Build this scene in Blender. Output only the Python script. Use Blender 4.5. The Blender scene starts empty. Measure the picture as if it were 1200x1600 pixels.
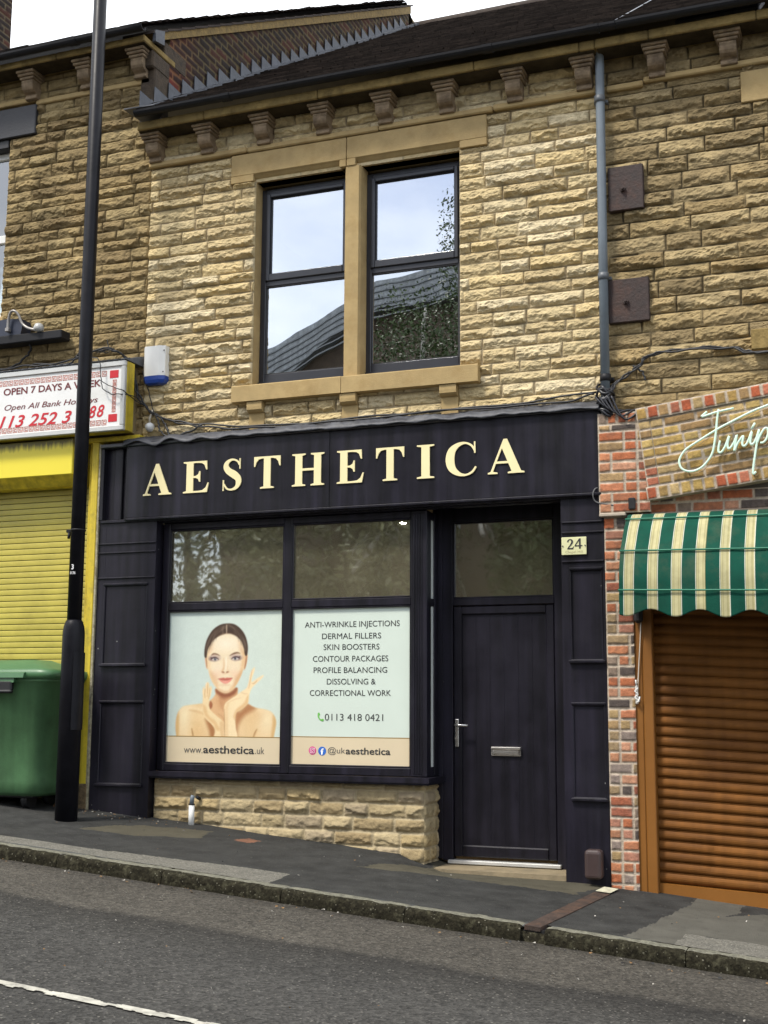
import bpy, bmesh, math, random
import numpy as np
from mathutils import Vector, Matrix
from mathutils.geometry import tessellate_polygon

random.seed(7)
SC = bpy.context.scene
COL = SC.collection
rad = math.radians

# ------------------------------------------------------------------ camera, sky, sun, exposure
cam_d = bpy.data.cameras.new("camera"); cam = bpy.data.objects.new("camera", cam_d); COL.objects.link(cam)
cR = Vector((0.93286717, 0.36017699, 0.00560171)); cU = Vector((0.04927616, -0.14300018, 0.98849522)); cF = Vector((-0.35683428, 0.92185871, 0.15114832))
cam.matrix_world = Matrix(((cR.x, cU.x, -cF.x, 5.63886), (cR.y, cU.y, -cF.y, -9.52779), (cR.z, cU.z, -cF.z, 1.16991), (0, 0, 0, 1)))
cam_d.sensor_fit = 'VERTICAL'; cam_d.sensor_height = 36.0; cam_d.sensor_width = 27.0
cam_d.lens = 2000.07 / 1600 * 36
cam_d.clip_start = 0.05; cam_d.clip_end = 2000
SC.camera = cam

SUN_EL, SUN_AZ = 57.0, 212.0           # soft light from high on the street side, a little to the left
w = bpy.data.worlds.new("World"); SC.world = w; w.use_nodes = True
nt = w.node_tree; nt.nodes.clear()
n_out = nt.nodes.new('ShaderNodeOutputWorld'); n_bg = nt.nodes.new('ShaderNodeBackground')
n_sky = nt.nodes.new('ShaderNodeTexSky'); n_sky.sky_type = 'NISHITA'; n_sky.sun_disc = False
n_sky.sun_elevation = rad(SUN_EL); n_sky.sun_rotation = rad(SUN_AZ); n_sky.dust_density = 2.0
n_tc = nt.nodes.new('ShaderNodeTexCoord')
n_mp = nt.nodes.new('ShaderNodeMapping'); n_mp.inputs['Scale'].default_value = (1.0, 1.0, 2.2)
n_no = nt.nodes.new('ShaderNodeTexNoise'); n_no.inputs['Scale'].default_value = 2.3; n_no.inputs['Detail'].default_value = 6; n_no.inputs['Roughness'].default_value = 0.55
n_cr = nt.nodes.new('ShaderNodeMapRange'); n_cr.inputs['From Min'].default_value = 0.36; n_cr.inputs['From Max'].default_value = 0.64
n_sep = nt.nodes.new('ShaderNodeSeparateXYZ')
n_dir = nt.nodes.new('ShaderNodeMapRange'); n_dir.inputs['From Min'].default_value = -0.75; n_dir.inputs['From Max'].default_value = 0.1
n_mx = nt.nodes.new('ShaderNodeMath'); n_mx.operation = 'MAXIMUM'
n_mix = nt.nodes.new('ShaderNodeMix'); n_mix.data_type = 'RGBA'
n_mix.inputs[7].default_value = (9.2, 9.5, 9.9, 1)                       # cloud
L = nt.links.new
L(n_tc.outputs['Generated'], n_mp.inputs['Vector']); L(n_mp.outputs['Vector'], n_no.inputs['Vector'])
L(n_no.outputs['Fac'], n_cr.inputs['Value']); L(n_tc.outputs['Generated'], n_sep.inputs['Vector'])
L(n_sep.outputs['Y'], n_dir.inputs['Value'])                              # solid overcast above the roofs, broken cloud over the other side of the street
L(n_cr.outputs['Result'], n_mx.inputs[0]); L(n_dir.outputs['Result'], n_mx.inputs[1])
L(n_mx.outputs['Value'], n_mix.inputs[0]); L(n_sky.outputs['Color'], n_mix.inputs[6])
L(n_mix.outputs[2], n_bg.inputs['Color']); n_bg.inputs['Strength'].default_value = 0.085
L(n_bg.outputs['Background'], n_out.inputs['Surface'])

sun_d = bpy.data.lights.new("sun", 'SUN'); sun_d.energy = 1.5; sun_d.angle = rad(10); sun_d.color = (1.0, 0.95, 0.86)
sun = bpy.data.objects.new("sun", sun_d); COL.objects.link(sun)
_az, _el = rad(SUN_AZ), rad(SUN_EL)
sdir = Vector((math.sin(_az) * math.cos(_el), math.cos(_az) * math.cos(_el), math.sin(_el)))
sun.rotation_euler = (-sdir).to_track_quat('-Z', 'Y').to_euler(); sun.location = (0, -20, 30)

SC.view_settings.view_transform = 'Standard'; SC.view_settings.look = 'None'
SC.view_settings.exposure = 1.32; SC.view_settings.gamma = 1.0

# ------------------------------------------------------------------ small helpers
def S(r, g, b, k=1.0):
    f = lambda c: ((c / 255 + 0.055) / 1.055) ** 2.4 if c / 255 > 0.04045 else c / 255 / 12.92
    return (f(r) * k, f(g) * k, f(b) * k)

def new_mat(name):
    m = bpy.data.materials.new(name); m.use_nodes = True
    return m, m.node_tree, m.node_tree.nodes['Principled BSDF']

def M(name, col, rough=0.6, var=0.12, scale=4.0, bump=0.0, bscale=60.0, metal=0.0, spec=0.5, streak=0.0, dirt=None, dirt_amt=0.0, dirt_scale=3.0, coat=0.0, attr=None, stretch=(1, 1, 1), chips=None):
    """principled with two scales of colour variation, optional streaks, dirt patches and fine bump"""
    m, t, p = new_mat(name); N = t.nodes.new; K = t.links.new
    geo = N('ShaderNodeNewGeometry'); mp = N('ShaderNodeMapping'); mp.inputs['Scale'].default_value = stretch
    K(geo.outputs['Position'], mp.inputs['Vector']); pos = mp.outputs['Vector']
    if attr:
        a = N('ShaderNodeAttribute'); a.attribute_name = attr; base = a.outputs['Color']
    else:
        c = N('ShaderNodeRGB'); c.outputs[0].default_value = (*col, 1); base = c.outputs[0]
    n1 = N('ShaderNodeTexNoise'); n1.inputs['Scale'].default_value = scale; n1.inputs['Detail'].default_value = 8; n1.inputs['Roughness'].default_value = 0.65
    K(pos, n1.inputs['Vector'])
    r1 = N('ShaderNodeMapRange'); r1.inputs['From Min'].default_value = 0.3; r1.inputs['From Max'].default_value = 0.7
    r1.inputs['To Min'].default_value = 1 - var; r1.inputs['To Max'].default_value = 1 + var
    K(n1.outputs['Fac'], r1.inputs['Value'])
    mul = N('ShaderNodeVectorMath'); mul.operation = 'SCALE'; K(base, mul.inputs[0]); K(r1.outputs['Result'], mul.inputs['Scale'])
    col_out = mul.outputs['Vector']
    if streak > 0:
        ms = N('ShaderNodeMapping'); ms.inputs['Scale'].default_value = (14, 14, 0.7); K(geo.outputs['Position'], ms.inputs['Vector'])
        n2 = N('ShaderNodeTexNoise'); n2.inputs['Scale'].default_value = 1.0; n2.inputs['Detail'].default_value = 5; K(ms.outputs['Vector'], n2.inputs['Vector'])
        r2 = N('ShaderNodeMapRange'); r2.inputs['From Min'].default_value = 0.35; r2.inputs['From Max'].default_value = 0.7
        r2.inputs['To Min'].default_value = 1 - streak * 0.5; r2.inputs['To Max'].default_value = 1 + streak
        K(n2.outputs['Fac'], r2.inputs['Value'])
        m2 = N('ShaderNodeVectorMath'); m2.operation = 'SCALE'; K(col_out, m2.inputs[0]); K(r2.outputs['Result'], m2.inputs['Scale']); col_out = m2.outputs['Vector']
    if dirt:
        n3 = N('ShaderNodeTexNoise'); n3.inputs['Scale'].default_value = dirt_scale; n3.inputs['Detail'].default_value = 9; n3.inputs['Roughness'].default_value = 0.7
        K(geo.outputs['Position'], n3.inputs['Vector'])
        r3 = N('ShaderNodeMapRange'); r3.inputs['From Min'].default_value = 0.5; r3.inputs['From Max'].default_value = 0.72; r3.inputs['To Max'].default_value = dirt_amt
        K(n3.outputs['Fac'], r3.inputs['Value'])
        mx = N('ShaderNodeMix'); mx.data_type = 'RGBA'; K(r3.outputs['Result'], mx.inputs[0]); K(col_out, mx.inputs[6]); mx.inputs[7].default_value = (*dirt, 1); col_out = mx.outputs[2]
    if chips:
        vc = N('ShaderNodeTexVoronoi'); vc.inputs['Scale'].default_value = chips[0]; K(geo.outputs['Position'], vc.inputs['Vector'])
        sc_ = N('ShaderNodeSeparateColor'); K(vc.outputs['Color'], sc_.inputs['Color'])
        th_ = N('ShaderNodeMapRange'); th_.inputs['From Min'].default_value = 1 - chips[1]; th_.inputs['From Max'].default_value = 1.0; th_.inputs['To Max'].default_value = chips[2]; K(sc_.outputs[0], th_.inputs['Value'])
        lt_ = N('ShaderNodeMath'); lt_.operation = 'LESS_THAN'; K(vc.outputs['Distance'], lt_.inputs[0]); K(th_.outputs['Result'], lt_.inputs[1])
        mc_ = N('ShaderNodeMix'); mc_.data_type = 'RGBA'; K(lt_.outputs['Value'], mc_.inputs[0]); K(col_out, mc_.inputs[6]); mc_.inputs[7].default_value = (*chips[3], 1); col_out = mc_.outputs[2]
    K(col_out, p.inputs['Base Color'])
    rr = N('ShaderNodeMapRange'); rr.inputs['To Min'].default_value = max(0.02, rough - 0.1); rr.inputs['To Max'].default_value = min(1, rough + 0.1)
    K(n1.outputs['Fac'], rr.inputs['Value']); K(rr.outputs['Result'], p.inputs['Roughness'])
    p.inputs['Metallic'].default_value = metal; p.inputs['Specular IOR Level'].default_value = spec; p.inputs['Coat Weight'].default_value = coat
    if bump > 0:
        nb = N('ShaderNodeTexNoise'); nb.inputs['Scale'].default_value = bscale; nb.inputs['Detail'].default_value = 6; nb.inputs['Roughness'].default_value = 0.6
        K(pos, nb.inputs['Vector']); b = N('ShaderNodeBump'); b.inputs['Strength'].default_value = bump; b.inputs['Distance'].default_value = 0.01
        K(nb.outputs['Fac'], b.inputs['Height']); K(b.outputs['Normal'], p.inputs['Normal'])
    return m

def glass(name, refl=0.1, tint=(0.9, 0.95, 0.93), wavy=0.0, rough=0.0, film=0.0):
    m = bpy.data.materials.new(name); m.use_nodes = True; t = m.node_tree; t.nodes.clear(); N = t.nodes.new; K = t.links.new
    o = N('ShaderNodeOutputMaterial'); mix = N('ShaderNodeMixShader'); tr = N('ShaderNodeBsdfTransparent'); gl = N('ShaderNodeBsdfGlossy')
    tr.inputs['Color'].default_value = (*tint, 1); gl.inputs['Roughness'].default_value = rough; gl.inputs['Color'].default_value = (0.95, 0.97, 1, 1)
    fr = N('ShaderNodeFresnel'); fr.inputs['IOR'].default_value = 1.5
    ad = N('ShaderNodeMath'); ad.operation = 'ADD'; ad.use_clamp = True; K(fr.outputs['Fac'], ad.inputs[0]); ad.inputs[1].default_value = refl
    K(ad.outputs['Value'], mix.inputs[0]); K(tr.outputs['BSDF'], mix.inputs[1]); K(gl.outputs['BSDF'], mix.inputs[2]); K(mix.outputs['Shader'], o.inputs['Surface'])
    if film:
        df = N('ShaderNodeBsdfDiffuse'); df.inputs['Color'].default_value = (0.40, 0.36, 0.24, 1); m2 = N('ShaderNodeMixShader'); g0 = N('ShaderNodeNewGeometry'); n0 = N('ShaderNodeTexNoise'); n0.inputs['Scale'].default_value = 2.5; n0.inputs['Detail'].default_value = 6; K(g0.outputs['Position'], n0.inputs['Vector'])
        r0 = N('ShaderNodeMapRange'); r0.inputs['From Min'].default_value = 0.3; r0.inputs['From Max'].default_value = 0.7; r0.inputs['To Min'].default_value = film * 0.7; r0.inputs['To Max'].default_value = film * 1.3; K(n0.outputs['Fac'], r0.inputs['Value'])
        K(r0.outputs['Result'], m2.inputs[0]); K(mix.outputs['Shader'], m2.inputs[1]); K(df.outputs['BSDF'], m2.inputs[2]); K(m2.outputs['Shader'], o.inputs['Surface'])
    if wavy:
        g = N('ShaderNodeNewGeometry'); n = N('ShaderNodeTexNoise'); n.inputs['Scale'].default_value = 2.2; n.inputs['Detail'].default_value = 1.5; K(g.outputs['Position'], n.inputs['Vector'])
        b = N('ShaderNodeBump'); b.inputs['Strength'].default_value = wavy; b.inputs['Distance'].default_value = 0.02; K(n.outputs['Fac'], b.inputs['Height']); K(b.outputs['Normal'], gl.inputs['Normal'])
    return m

class MB:
    def __init__(s): s.bm = bmesh.new()
    def _faces(s, fs, mi, smooth=False):
        for f in fs: f.material_index = mi; f.smooth = smooth
    def box(s, x0, x1, y0, y1, z0, z1, bev=0.0, mi=0, seg=1):
        g = bmesh.ops.create_cube(s.bm, size=1.0)
        vs = g['verts']
        for v in vs:
            v.co = Vector(((x0 + x1) / 2 + v.co.x * (x1 - x0), (y0 + y1) / 2 + v.co.y * (y1 - y0), (z0 + z1) / 2 + v.co.z * (z1 - z0)))
        fs = {f for v in vs for f in v.link_faces}
        s._faces(fs, mi)
        if bev > 0:
            bev = min(bev, 0.45 * min(abs(x1 - x0), abs(y1 - y0), abs(z1 - z0)))
            es = list({e for v in vs for e in v.link_edges})
            r = bmesh.ops.bevel(s.bm, geom=es, offset=bev, segments=seg, profile=0.5, affect='EDGES')
            s._faces(r['faces'], mi)
        return s
    def prism(s, pts, f0, f1, mi=0, smooth=False):
        """pts: closed 2D outline, f0/f1 map (a,b) -> 3D for the two ends"""
        a = [s.bm.verts.new(f0(*p)) for p in pts]; b = [s.bm.verts.new(f1(*p)) for p in pts]; n = len(pts); fs = []
        tri = tessellate_polygon([[Vector((p[0], p[1], 0)) for p in pts]])
        for t in tri:
            fs.append(s.bm.faces.new([a[i] for i in t])); fs.append(s.bm.faces.new([b[i] for i in reversed(t)]))
        s._faces(fs, mi)
        side = [s.bm.faces.new((a[i], b[i], b[(i + 1) % n], a[(i + 1) % n])) for i in range(n)]
        s._faces(side, mi, smooth); return s
    def prism_x(s, pts_yz, x0, x1, mi=0, smooth=False): return s.prism(pts_yz, lambda y, z: (x0, y, z), lambda y, z: (x1, y, z), mi, smooth)
    def prism_y(s, pts_xz, y0, y1, mi=0): return s.prism(pts_xz, lambda x, z: (x, y0, z), lambda x, z: (x, y1, z), mi)
    def prism_z(s, pts_xy, z0, z1, mi=0): return s.prism(pts_xy, lambda x, y: (x, y, z0), lambda x, y: (x, y, z1), mi)
    def tube(s, pts, r, n=8, mi=0, closed=False):
        pts = [Vector(p) for p in pts]; rings = []; m = len(pts); up = None
        rr = r if isinstance(r, (list, tuple)) else [r] * m
        for i, p in enumerate(pts):
            d = ((pts[(i + 1) % m] if closed else pts[min(i + 1, m - 1)]) - (pts[i - 1] if closed or i > 0 else pts[0])).normalized()
            if up is None:
                up = Vector((0, 0, 1)) if abs(d.z) < 0.9 else Vector((1, 0, 0))
            u = d.cross(up)
            if u.length < 1e-4: u = d.orthogonal()
            u.normalize(); v = u.cross(d).normalized(); up = v
            rings.append([s.bm.verts.new(p + rr[i] * (math.cos(2 * math.pi * k / n) * u + math.sin(2 * math.pi * k / n) * v)) for k in range(n)])
        fs = []
        for i in range(m if closed else m - 1):
            A, B = rings[i], rings[(i + 1) % m]
            for k in range(n): fs.append(s.bm.faces.new((A[k], A[(k + 1) % n], B[(k + 1) % n], B[k])))
        s._faces(fs, mi, True)
        if not closed: s._faces([s.bm.faces.new(list(reversed(rings[0]))), s.bm.faces.new(rings[-1])], mi)
        return s
    def lathe(s, prof, c, n=24, mi=0):
        rings = [[s.bm.verts.new((c[0] + r * math.cos(2 * math.pi * k / n), c[1] + r * math.sin(2 * math.pi * k / n), z)) for k in range(n)] for r, z in prof]
        fs = []
        for A, B in zip(rings, rings[1:]):
            for k in range(n): fs.append(s.bm.faces.new((A[k], A[(k + 1) % n], B[(k + 1) % n], B[k])))
        s._faces(fs, mi, True)
        s._faces([s.bm.faces.new(list(reversed(rings[0]))), s.bm.faces.new(rings[-1])], mi); return s
    def quad(s, a, b, c, d, mi=0):
        f = s.bm.faces.new([s.bm.verts.new(p) for p in (a, b, c, d)]); f.material_index = mi; return s
    def plate(s, contours, fmap, depth, mi=0):
        """filled outline(s) with holes, extruded; fmap(a,b,d) -> 3D"""
        polys = [[Vector((p[0], p[1], 0)) for p in c] for c in contours]
        flat = [p for c in contours for p in c]
        A = [s.bm.verts.new(fmap(p[0], p[1], 0)) for p in flat]; B = [s.bm.verts.new(fmap(p[0], p[1], depth)) for p in flat]; fs = []
        for t in tessellate_polygon(polys):
            fs.append(s.bm.faces.new([A[i] for i in t]))
        o = 0
        for c in contours:
            n = len(c)
            for i in range(n): fs.append(s.bm.faces.new((A[o + i], B[o + i], B[o + (i + 1) % n], A[o + (i + 1) % n])))
            o += n
        s._faces(fs, mi); return s
    def transform(s, mat): bmesh.ops.transform(s.bm, matrix=mat, verts=s.bm.verts); return s
    def build(s, name, mats, parent=None, **props):
        me = bpy.data.meshes.new(name); bmesh.ops.recalc_face_normals(s.bm, faces=s.bm.faces); s.bm.to_mesh(me); s.bm.free()
        return link(name, me, mats, parent, **props)

ORIGIN = {}
def link(name, me, mats, parent=None, loc=None, **props):
    """meshes come in world coordinates; a top-level mesh gets its origin at its base, a part its thing's origin"""
    o = bpy.data.objects.new(name, me); COL.objects.link(o)
    for m in (mats if isinstance(mats, (list, tuple)) else [mats]): me.materials.append(m)
    if parent is not None:
        org = ORIGIN[parent.name]; o.parent = parent
    else:
        co = np.empty(len(me.vertices) * 3, 'f4'); me.vertices.foreach_get('co', co); co = co.reshape(-1, 3)
        mn, mx = co.min(0), co.max(0); org = Vector(((mn[0] + mx[0]) / 2, (mn[1] + mx[1]) / 2, mn[2])) if loc is None else Vector(loc)
        o.location = org
    me.transform(Matrix.Translation(-org)); ORIGIN[o.name] = org
    for k, v in props.items(): o[k] = v
    return o
def thing(name, loc, label, category, group=None):
    o = bpy.data.objects.new(name, None); COL.objects.link(o); o.location = loc; o.empty_display_size = 0.2
    o['label'] = label; o['category'] = category
    if group: o['group'] = group
    ORIGIN[o.name] = Vector(loc); return o
def tag(o, label, category, group=None):
    o['label'] = label; o['category'] = category
    if group: o['group'] = group
    return o

def _cap():
    c = bpy.data.curves.new('t', 'FONT'); c.body = 'H'; t = bpy.data.objects.new('t', c); COL.objects.link(t); bpy.context.view_layer.update(); h = t.dimensions.y; bpy.data.objects.remove(t); bpy.data.curves.remove(c); return h
CAPH = _cap()
def text(body, x0, x1, z0, z1, Y, mat, parent, name='lettering', bold=0.0, shear=0.0, depth=0.0015, tilt=0.0, cap=False):
    """the built-in font as a mesh fitted to a rectangle on a wall plane"""
    c = bpy.data.curves.new('t', 'FONT'); c.body = body; c.size = 1; c.offset = bold; c.shear = shear; c.extrude = 0.0; c.resolution_u = 4
    t = bpy.data.objects.new('t', c); COL.objects.link(t); bpy.context.view_layer.update()
    me = bpy.data.meshes.new_from_object(t.evaluated_get(bpy.context.evaluated_depsgraph_get())); bpy.data.objects.remove(t); bpy.data.curves.remove(c)
    n = len(me.vertices); co = np.empty(n * 3, 'f4'); me.vertices.foreach_get('co', co); co = co.reshape(-1, 3)
    mn, mx = co.min(0), co.max(0); u = (co[:, 0] - mn[0]) / (mx[0] - mn[0]); v = co[:, 1] / CAPH if cap else (co[:, 1] - mn[1]) / (mx[1] - mn[1])
    out = np.stack([x0 + u * (x1 - x0), np.full(n, Y - depth), z0 + v * (z1 - z0)], 1)
    me.vertices.foreach_set('co', out.astype('f4').ravel()); me.update()
    return link(name, me, mat, parent)

def crom(pts, n=8, closed=False):
    P = [np.array(p, float) for p in pts]; out = []; m = len(P)
    for i in range(m if closed else m - 1):
        a, b, c, d = (P[(i - 1) % m], P[i], P[(i + 1) % m], P[(i + 2) % m]) if closed else (P[max(i - 1, 0)], P[i], P[i + 1], P[min(i + 2, m - 1)])
        for k in range(n):
            t = k / n; out.append(tuple(0.5 * ((2 * b) + (c - a) * t + (2 * a - 5 * b + 4 * c - d) * t * t + (3 * b - a - 3 * c + d) * t ** 3)))
    if not closed: out.append(tuple(P[-1]))
    return out

# ------------------------------------------------------------------ numpy noise and grids
def vnoise(x, y, seed=0):
    x = np.asarray(x, float); y = np.asarray(y, float); xi = np.floor(x).astype(np.int64); yi = np.floor(y).astype(np.int64); fx = x - xi; fy = y - yi
    fx = fx * fx * (3 - 2 * fx); fy = fy * fy * (3 - 2 * fy)
    def h(a, b):
        v = (a * 374761393 + b * 668265263 + seed * 974711) & 0xffffffff
        v = ((v ^ (v >> 13)) * 1274126177) & 0xffffffff
        return ((v ^ (v >> 16)) & 0xffff) / 65535.0
    return (h(xi, yi) * (1 - fx) + h(xi + 1, yi) * fx) * (1 - fy) + (h(xi, yi + 1) * (1 - fx) + h(xi + 1, yi + 1) * fx) * fy
def fbm(x, y, seed=0, o=4):
    s = 0; a = 0.5; t = 0
    for i in range(o): s = s + a * vnoise(x * 2 ** i, y * 2 ** i, seed + i * 17); t += a; a *= 0.55
    return s / t
def grid_mesh(name, P, keep=None, colors=None, smooth=True, midx=None, attr='tint'):
    n, m = P.shape[:2]; idx = np.arange(n * m).reshape(n, m)
    q = np.stack([idx[:-1, :-1], idx[:-1, 1:], idx[1:, 1:], idx[1:, :-1]], -1).reshape(-1, 4)
    if keep is not None: q = q[keep.reshape(-1)]
    if midx is not None:
        mi = midx.reshape(-1)
        if keep is not None: mi = mi[keep.reshape(-1)]
    used = np.unique(q); remap = np.full(n * m, -1); remap[used] = np.arange(len(used)); q = remap[q]
    V = P.reshape(-1, 3)[used].astype('f4')
    me = bpy.data.meshes.new(name); me.vertices.add(len(V)); me.vertices.foreach_set('co', V.ravel())
    me.loops.add(q.size); me.loops.foreach_set('vertex_index', q.ravel().astype('i4'))
    me.polygons.add(len(q)); me.polygons.foreach_set('loop_start', np.arange(0, q.size, 4, dtype='i4')); me.polygons.foreach_set('loop_total', np.full(len(q), 4, 'i4'))
    me.polygons.foreach_set('use_smooth', np.full(len(q), smooth))
    if midx is not None: me.polygons.foreach_set('material_index', mi.astype('i4'))
    me.update(calc_edges=True)
    if colors is not None:
        a = me.color_attributes.new(attr, 'FLOAT_COLOR', 'POINT'); c = np.ones((len(V), 4), 'f4'); c[:, :3] = colors.reshape(-1, 3)[used]; a.data.foreach_set('color', c.ravel())
    me.validate(); return me

def snap(a, vals):
    for v in vals:
        if a[0] < v < a[-1]: a[np.argmin(np.abs(a - v))] = v
    return a

def block_field(u, v, rows, joints, palette, mortar, rng, mode='stone', amp=0.036, jw=0.006, openings=(), edge=(True, True, True, True), grime=None):
    """courses of stones or bricks as a height field. rows: z edges, joints: per row x edges. returns height, colour"""
    U, Vv = np.meshgrid(u, v); H = np.zeros_like(U); C = np.zeros(U.shape + (3,)); C[:] = mortar
    ri = np.clip(np.searchsorted(rows, v, 'right') - 1, 0, len(rows) - 2)
    pal = np.array(palette)
    for r in range(len(rows) - 1):
        sel = np.where(ri == r)[0]
        if len(sel) == 0: continue
        J = np.asarray(joints[r]); k = np.clip(np.searchsorted(J, u, 'right') - 1, 0, len(J) - 2); nb = len(J) - 1
        zz = v[sel][:, None]; uu = u[None, :]
        wob = (fbm(uu * (7 if mode == 'stone' else 16), zz * (7 if mode == 'stone' else 16), 3, 2) - 0.5) * (0.010 if mode == 'stone' else 0.008)
        dl = np.minimum(uu - J[k][None], J[k + 1][None] - uu) + wob; dz0 = zz - rows[r] + wob; dz1 = rows[r + 1] - zz + wob
        d = np.minimum(dl, np.minimum(dz0, dz1))
        h0 = rng.random(nb); seedk = rng.integers(0, 1000, nb)
        colk = pal[rng.integers(0, len(pal), nb)] * (1 + (0.07 if mode == 'stone' else 0.14) * (rng.random((nb, 1)) - 0.5) * 2)
        inside = d > jw
        if mode == 'stone':
            hgt = rows[r + 1] - rows[r]; t = (rows[r + 1] - zz) / hgt                       # 0 at the top bed, 1 at the bottom
            off = seedk[k][None] * 3.17
            rx = 0.60 + 0.46 * (fbm(uu * 7 + off, zz * 0 + off, 5, 5) - 0.5) * 2 + 0.16 * (vnoise(uu * 45 + off, zz * 25, 9) - 0.5)
            rx = np.clip(rx, 0.25, 0.93)
            up = 0.30 + 0.70 * (np.clip(t, 0, 1) / rx) ** 1.1; und = np.clip((t - rx) / (0.05 + 0.22 * vnoise(uu * 6 + off, zz * 0, 44)), 0, 1)
            low = 0.55 * np.clip((1 - t) / (1 - rx), 0, 1); prof = up * (1 - und) + low * und
            off2 = off + 50
            ridg = 1 - np.abs(2 * fbm(uu * 8 + off2, zz * 22 + off2, 21, 4) - 1)
            fac = np.floor(fbm(uu * 12 + off, zz * 28, 31, 4) * 8) / 8
            hh = (0.35 + 0.75 * h0[k][None]) * (0.58 * prof + 0.40 * (ridg - 0.45) + 0.55 * (fac - 0.4)) * amp * 1.3
            hh += amp * 0.42 * (fbm(uu * 34 + off, zz * 55, 77, 4) - 0.5)
            ed = np.clip((d - jw) / 0.016, 0, 1) ** 0.6
            hh = 0.006 + np.maximum(hh, -0.002) * ed
        else:
            hh = amp * np.clip((d - jw) / 0.006, 0, 1) ** 0.5 * (0.75 + 0.5 * h0[k][None]) + amp * 0.35 * (fbm(uu * 60, zz * 60, 5, 3) - 0.5)
        hh = np.where(inside, hh, 0.0015 * fbm(uu * 90, zz * 90, 8, 2))
        H[sel] = hh
        cc = colk[k][None] * np.ones((len(sel), 1, 1))
        bl = np.clip((d - jw) / 0.004, 0, 1)[..., None]
        C[sel] = C[sel] * (1 - bl) + cc * bl
    for (a0, a1, b0, b1) in openings:       # close the face down to the reveal
        dx = np.maximum(np.maximum(a0 - U, U - a1), np.maximum(b0 - Vv, Vv - b1))
        H *= np.clip(dx / 0.014, 0, 1) ** 0.5
    e = np.minimum.reduce([np.where(edge[0], U - u[0], 9), np.where(edge[1], u[-1] - U, 9), np.where(edge[2], Vv - v[0], 9), np.where(edge[3], v[-1] - Vv, 9)])
    H *= np.clip(e / 0.014, 0, 1) ** 0.5
    if grime is not None: C *= grime(U, Vv)[..., None] if grime(U, Vv).ndim == 2 else grime(U, Vv)
    return U, Vv, H, C

def keep_mask(u, v, openings):
    uc = (u[:-1] + u[1:]) / 2; vc = (v[:-1] + v[1:]) / 2; U, V = np.meshgrid(uc, vc); k = np.ones_like(U, bool)
    for a0, a1, b0, b1 in openings: k &= ~((U > a0) & (U < a1) & (V > b0) & (V < b1))
    return k
def stone_rows(z0, z1, rng, lo=0.10, hi=0.142):
    r = [z0]
    while r[-1] < z1 - hi: r.append(r[-1] + rng.uniform(lo, hi))
    r.append(z1); return np.array(r)
def rand_joints(n, x0, x1, rng, lo, hi):
    out = []
    for i in range(n):
        j = [x0 - rng.uniform(0, hi)]
        while j[-1] < x1: j.append(j[-1] + rng.uniform(lo, hi))
        out.append(j)
    return out

def gz(x, y):                              # pavement: falls along the street and towards the kerb
    zf = 0.25 - 0.0905 * x; zk = 0.176 - 0.0805 * x
    return zf + (zk - zf) * (-y / 1.85)
def rz(x, y): return 0.176 - 0.0805 * x - 0.085 + 0.02 * np.minimum(-y - 1.87, 2.9) - 0.02 * np.maximum(-y - 4.77, 0) + 0.04 * np.maximum(-y - 8.0, 0)

# ------------------------------------------------------------------ materials
STONE = M('sandstone', (1, 1, 1), 0.88, 0.24, 14, 0.95, 48, attr='tint', spec=0.25)
STONE_OLD = M('sooty_sandstone', (1, 1, 1), 0.9, 0.30, 9, 0.95, 45, attr='tint', spec=0.2, dirt=S(48, 38, 26), dirt_amt=0.6, dirt_scale=1.7)
DRESSED = M('dressed_stone', (0.40, 0.29, 0.135), 0.8, 0.16, 5, 0.25, 90, dirt=(0.27, 0.17, 0.06), dirt_amt=0.55, dirt_scale=4, spec=0.25)
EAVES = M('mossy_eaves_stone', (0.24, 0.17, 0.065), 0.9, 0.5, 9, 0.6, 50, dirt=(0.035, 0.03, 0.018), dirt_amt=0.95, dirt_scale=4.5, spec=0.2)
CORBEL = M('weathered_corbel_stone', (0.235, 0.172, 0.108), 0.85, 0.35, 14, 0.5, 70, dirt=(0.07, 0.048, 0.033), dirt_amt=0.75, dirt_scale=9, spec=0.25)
BACKING = M('wall_core', (0.25, 0.19, 0.1), 0.9)
BRICK = M('mixed_brick', (1, 1, 1), 0.88, 0.3, 26, 0.6, 100, attr='tint', spec=0.2, dirt=(0.12, 0.09, 0.07), dirt_amt=0.5, dirt_scale=16)
BRICK_OLD = M('sooty_brick', (1, 1, 1), 0.85, 0.25, 10, 0.3, 80, attr='tint', spec=0.2)
TILE = M('dark_roof_tile', (0.050, 0.038, 0.031), 0.85, 0.45, 12, 0.3, 80, spec=0.25)
ROOFTILE = M('dark_roof_tiles', (1, 1, 1), 0.85, 0.4, 12, 0.3, 80, spec=0.25, attr='tint')
LEAD = M('lead_sheet', (0.085, 0.092, 0.108), 0.55, 0.3, 9, 0.3, 30, spec=0.5, metal=0.25)
GUTTER = M('black_gutter', (0.012, 0.012, 0.014), 0.55, 0.3, spec=0.25)
UPVC = M('anthracite_frame', (0.026, 0.028, 0.036), 0.35, 0.08, 3)
PAINT = M('dark_shopfront_paint', (0.0085, 0.0074, 0.0128), 0.42, 0.3, 2.0, 0.06, 50, spec=0.32, streak=0.9, chips=(11, 0.12, 0.10, (0.20, 0.20, 0.19)), dirt=(0.03, 0.03, 0.036), dirt_amt=0.25, dirt_scale=2.2)
FASCIA = M('dark_fascia_panel', (0.0078, 0.0070, 0.0120), 0.36, 0.3, 1.5, 0.03, 40, spec=0.35, streak=1.1, dirt=(0.032, 0.032, 0.036), dirt_amt=0.3, dirt_scale=1.3)
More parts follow.
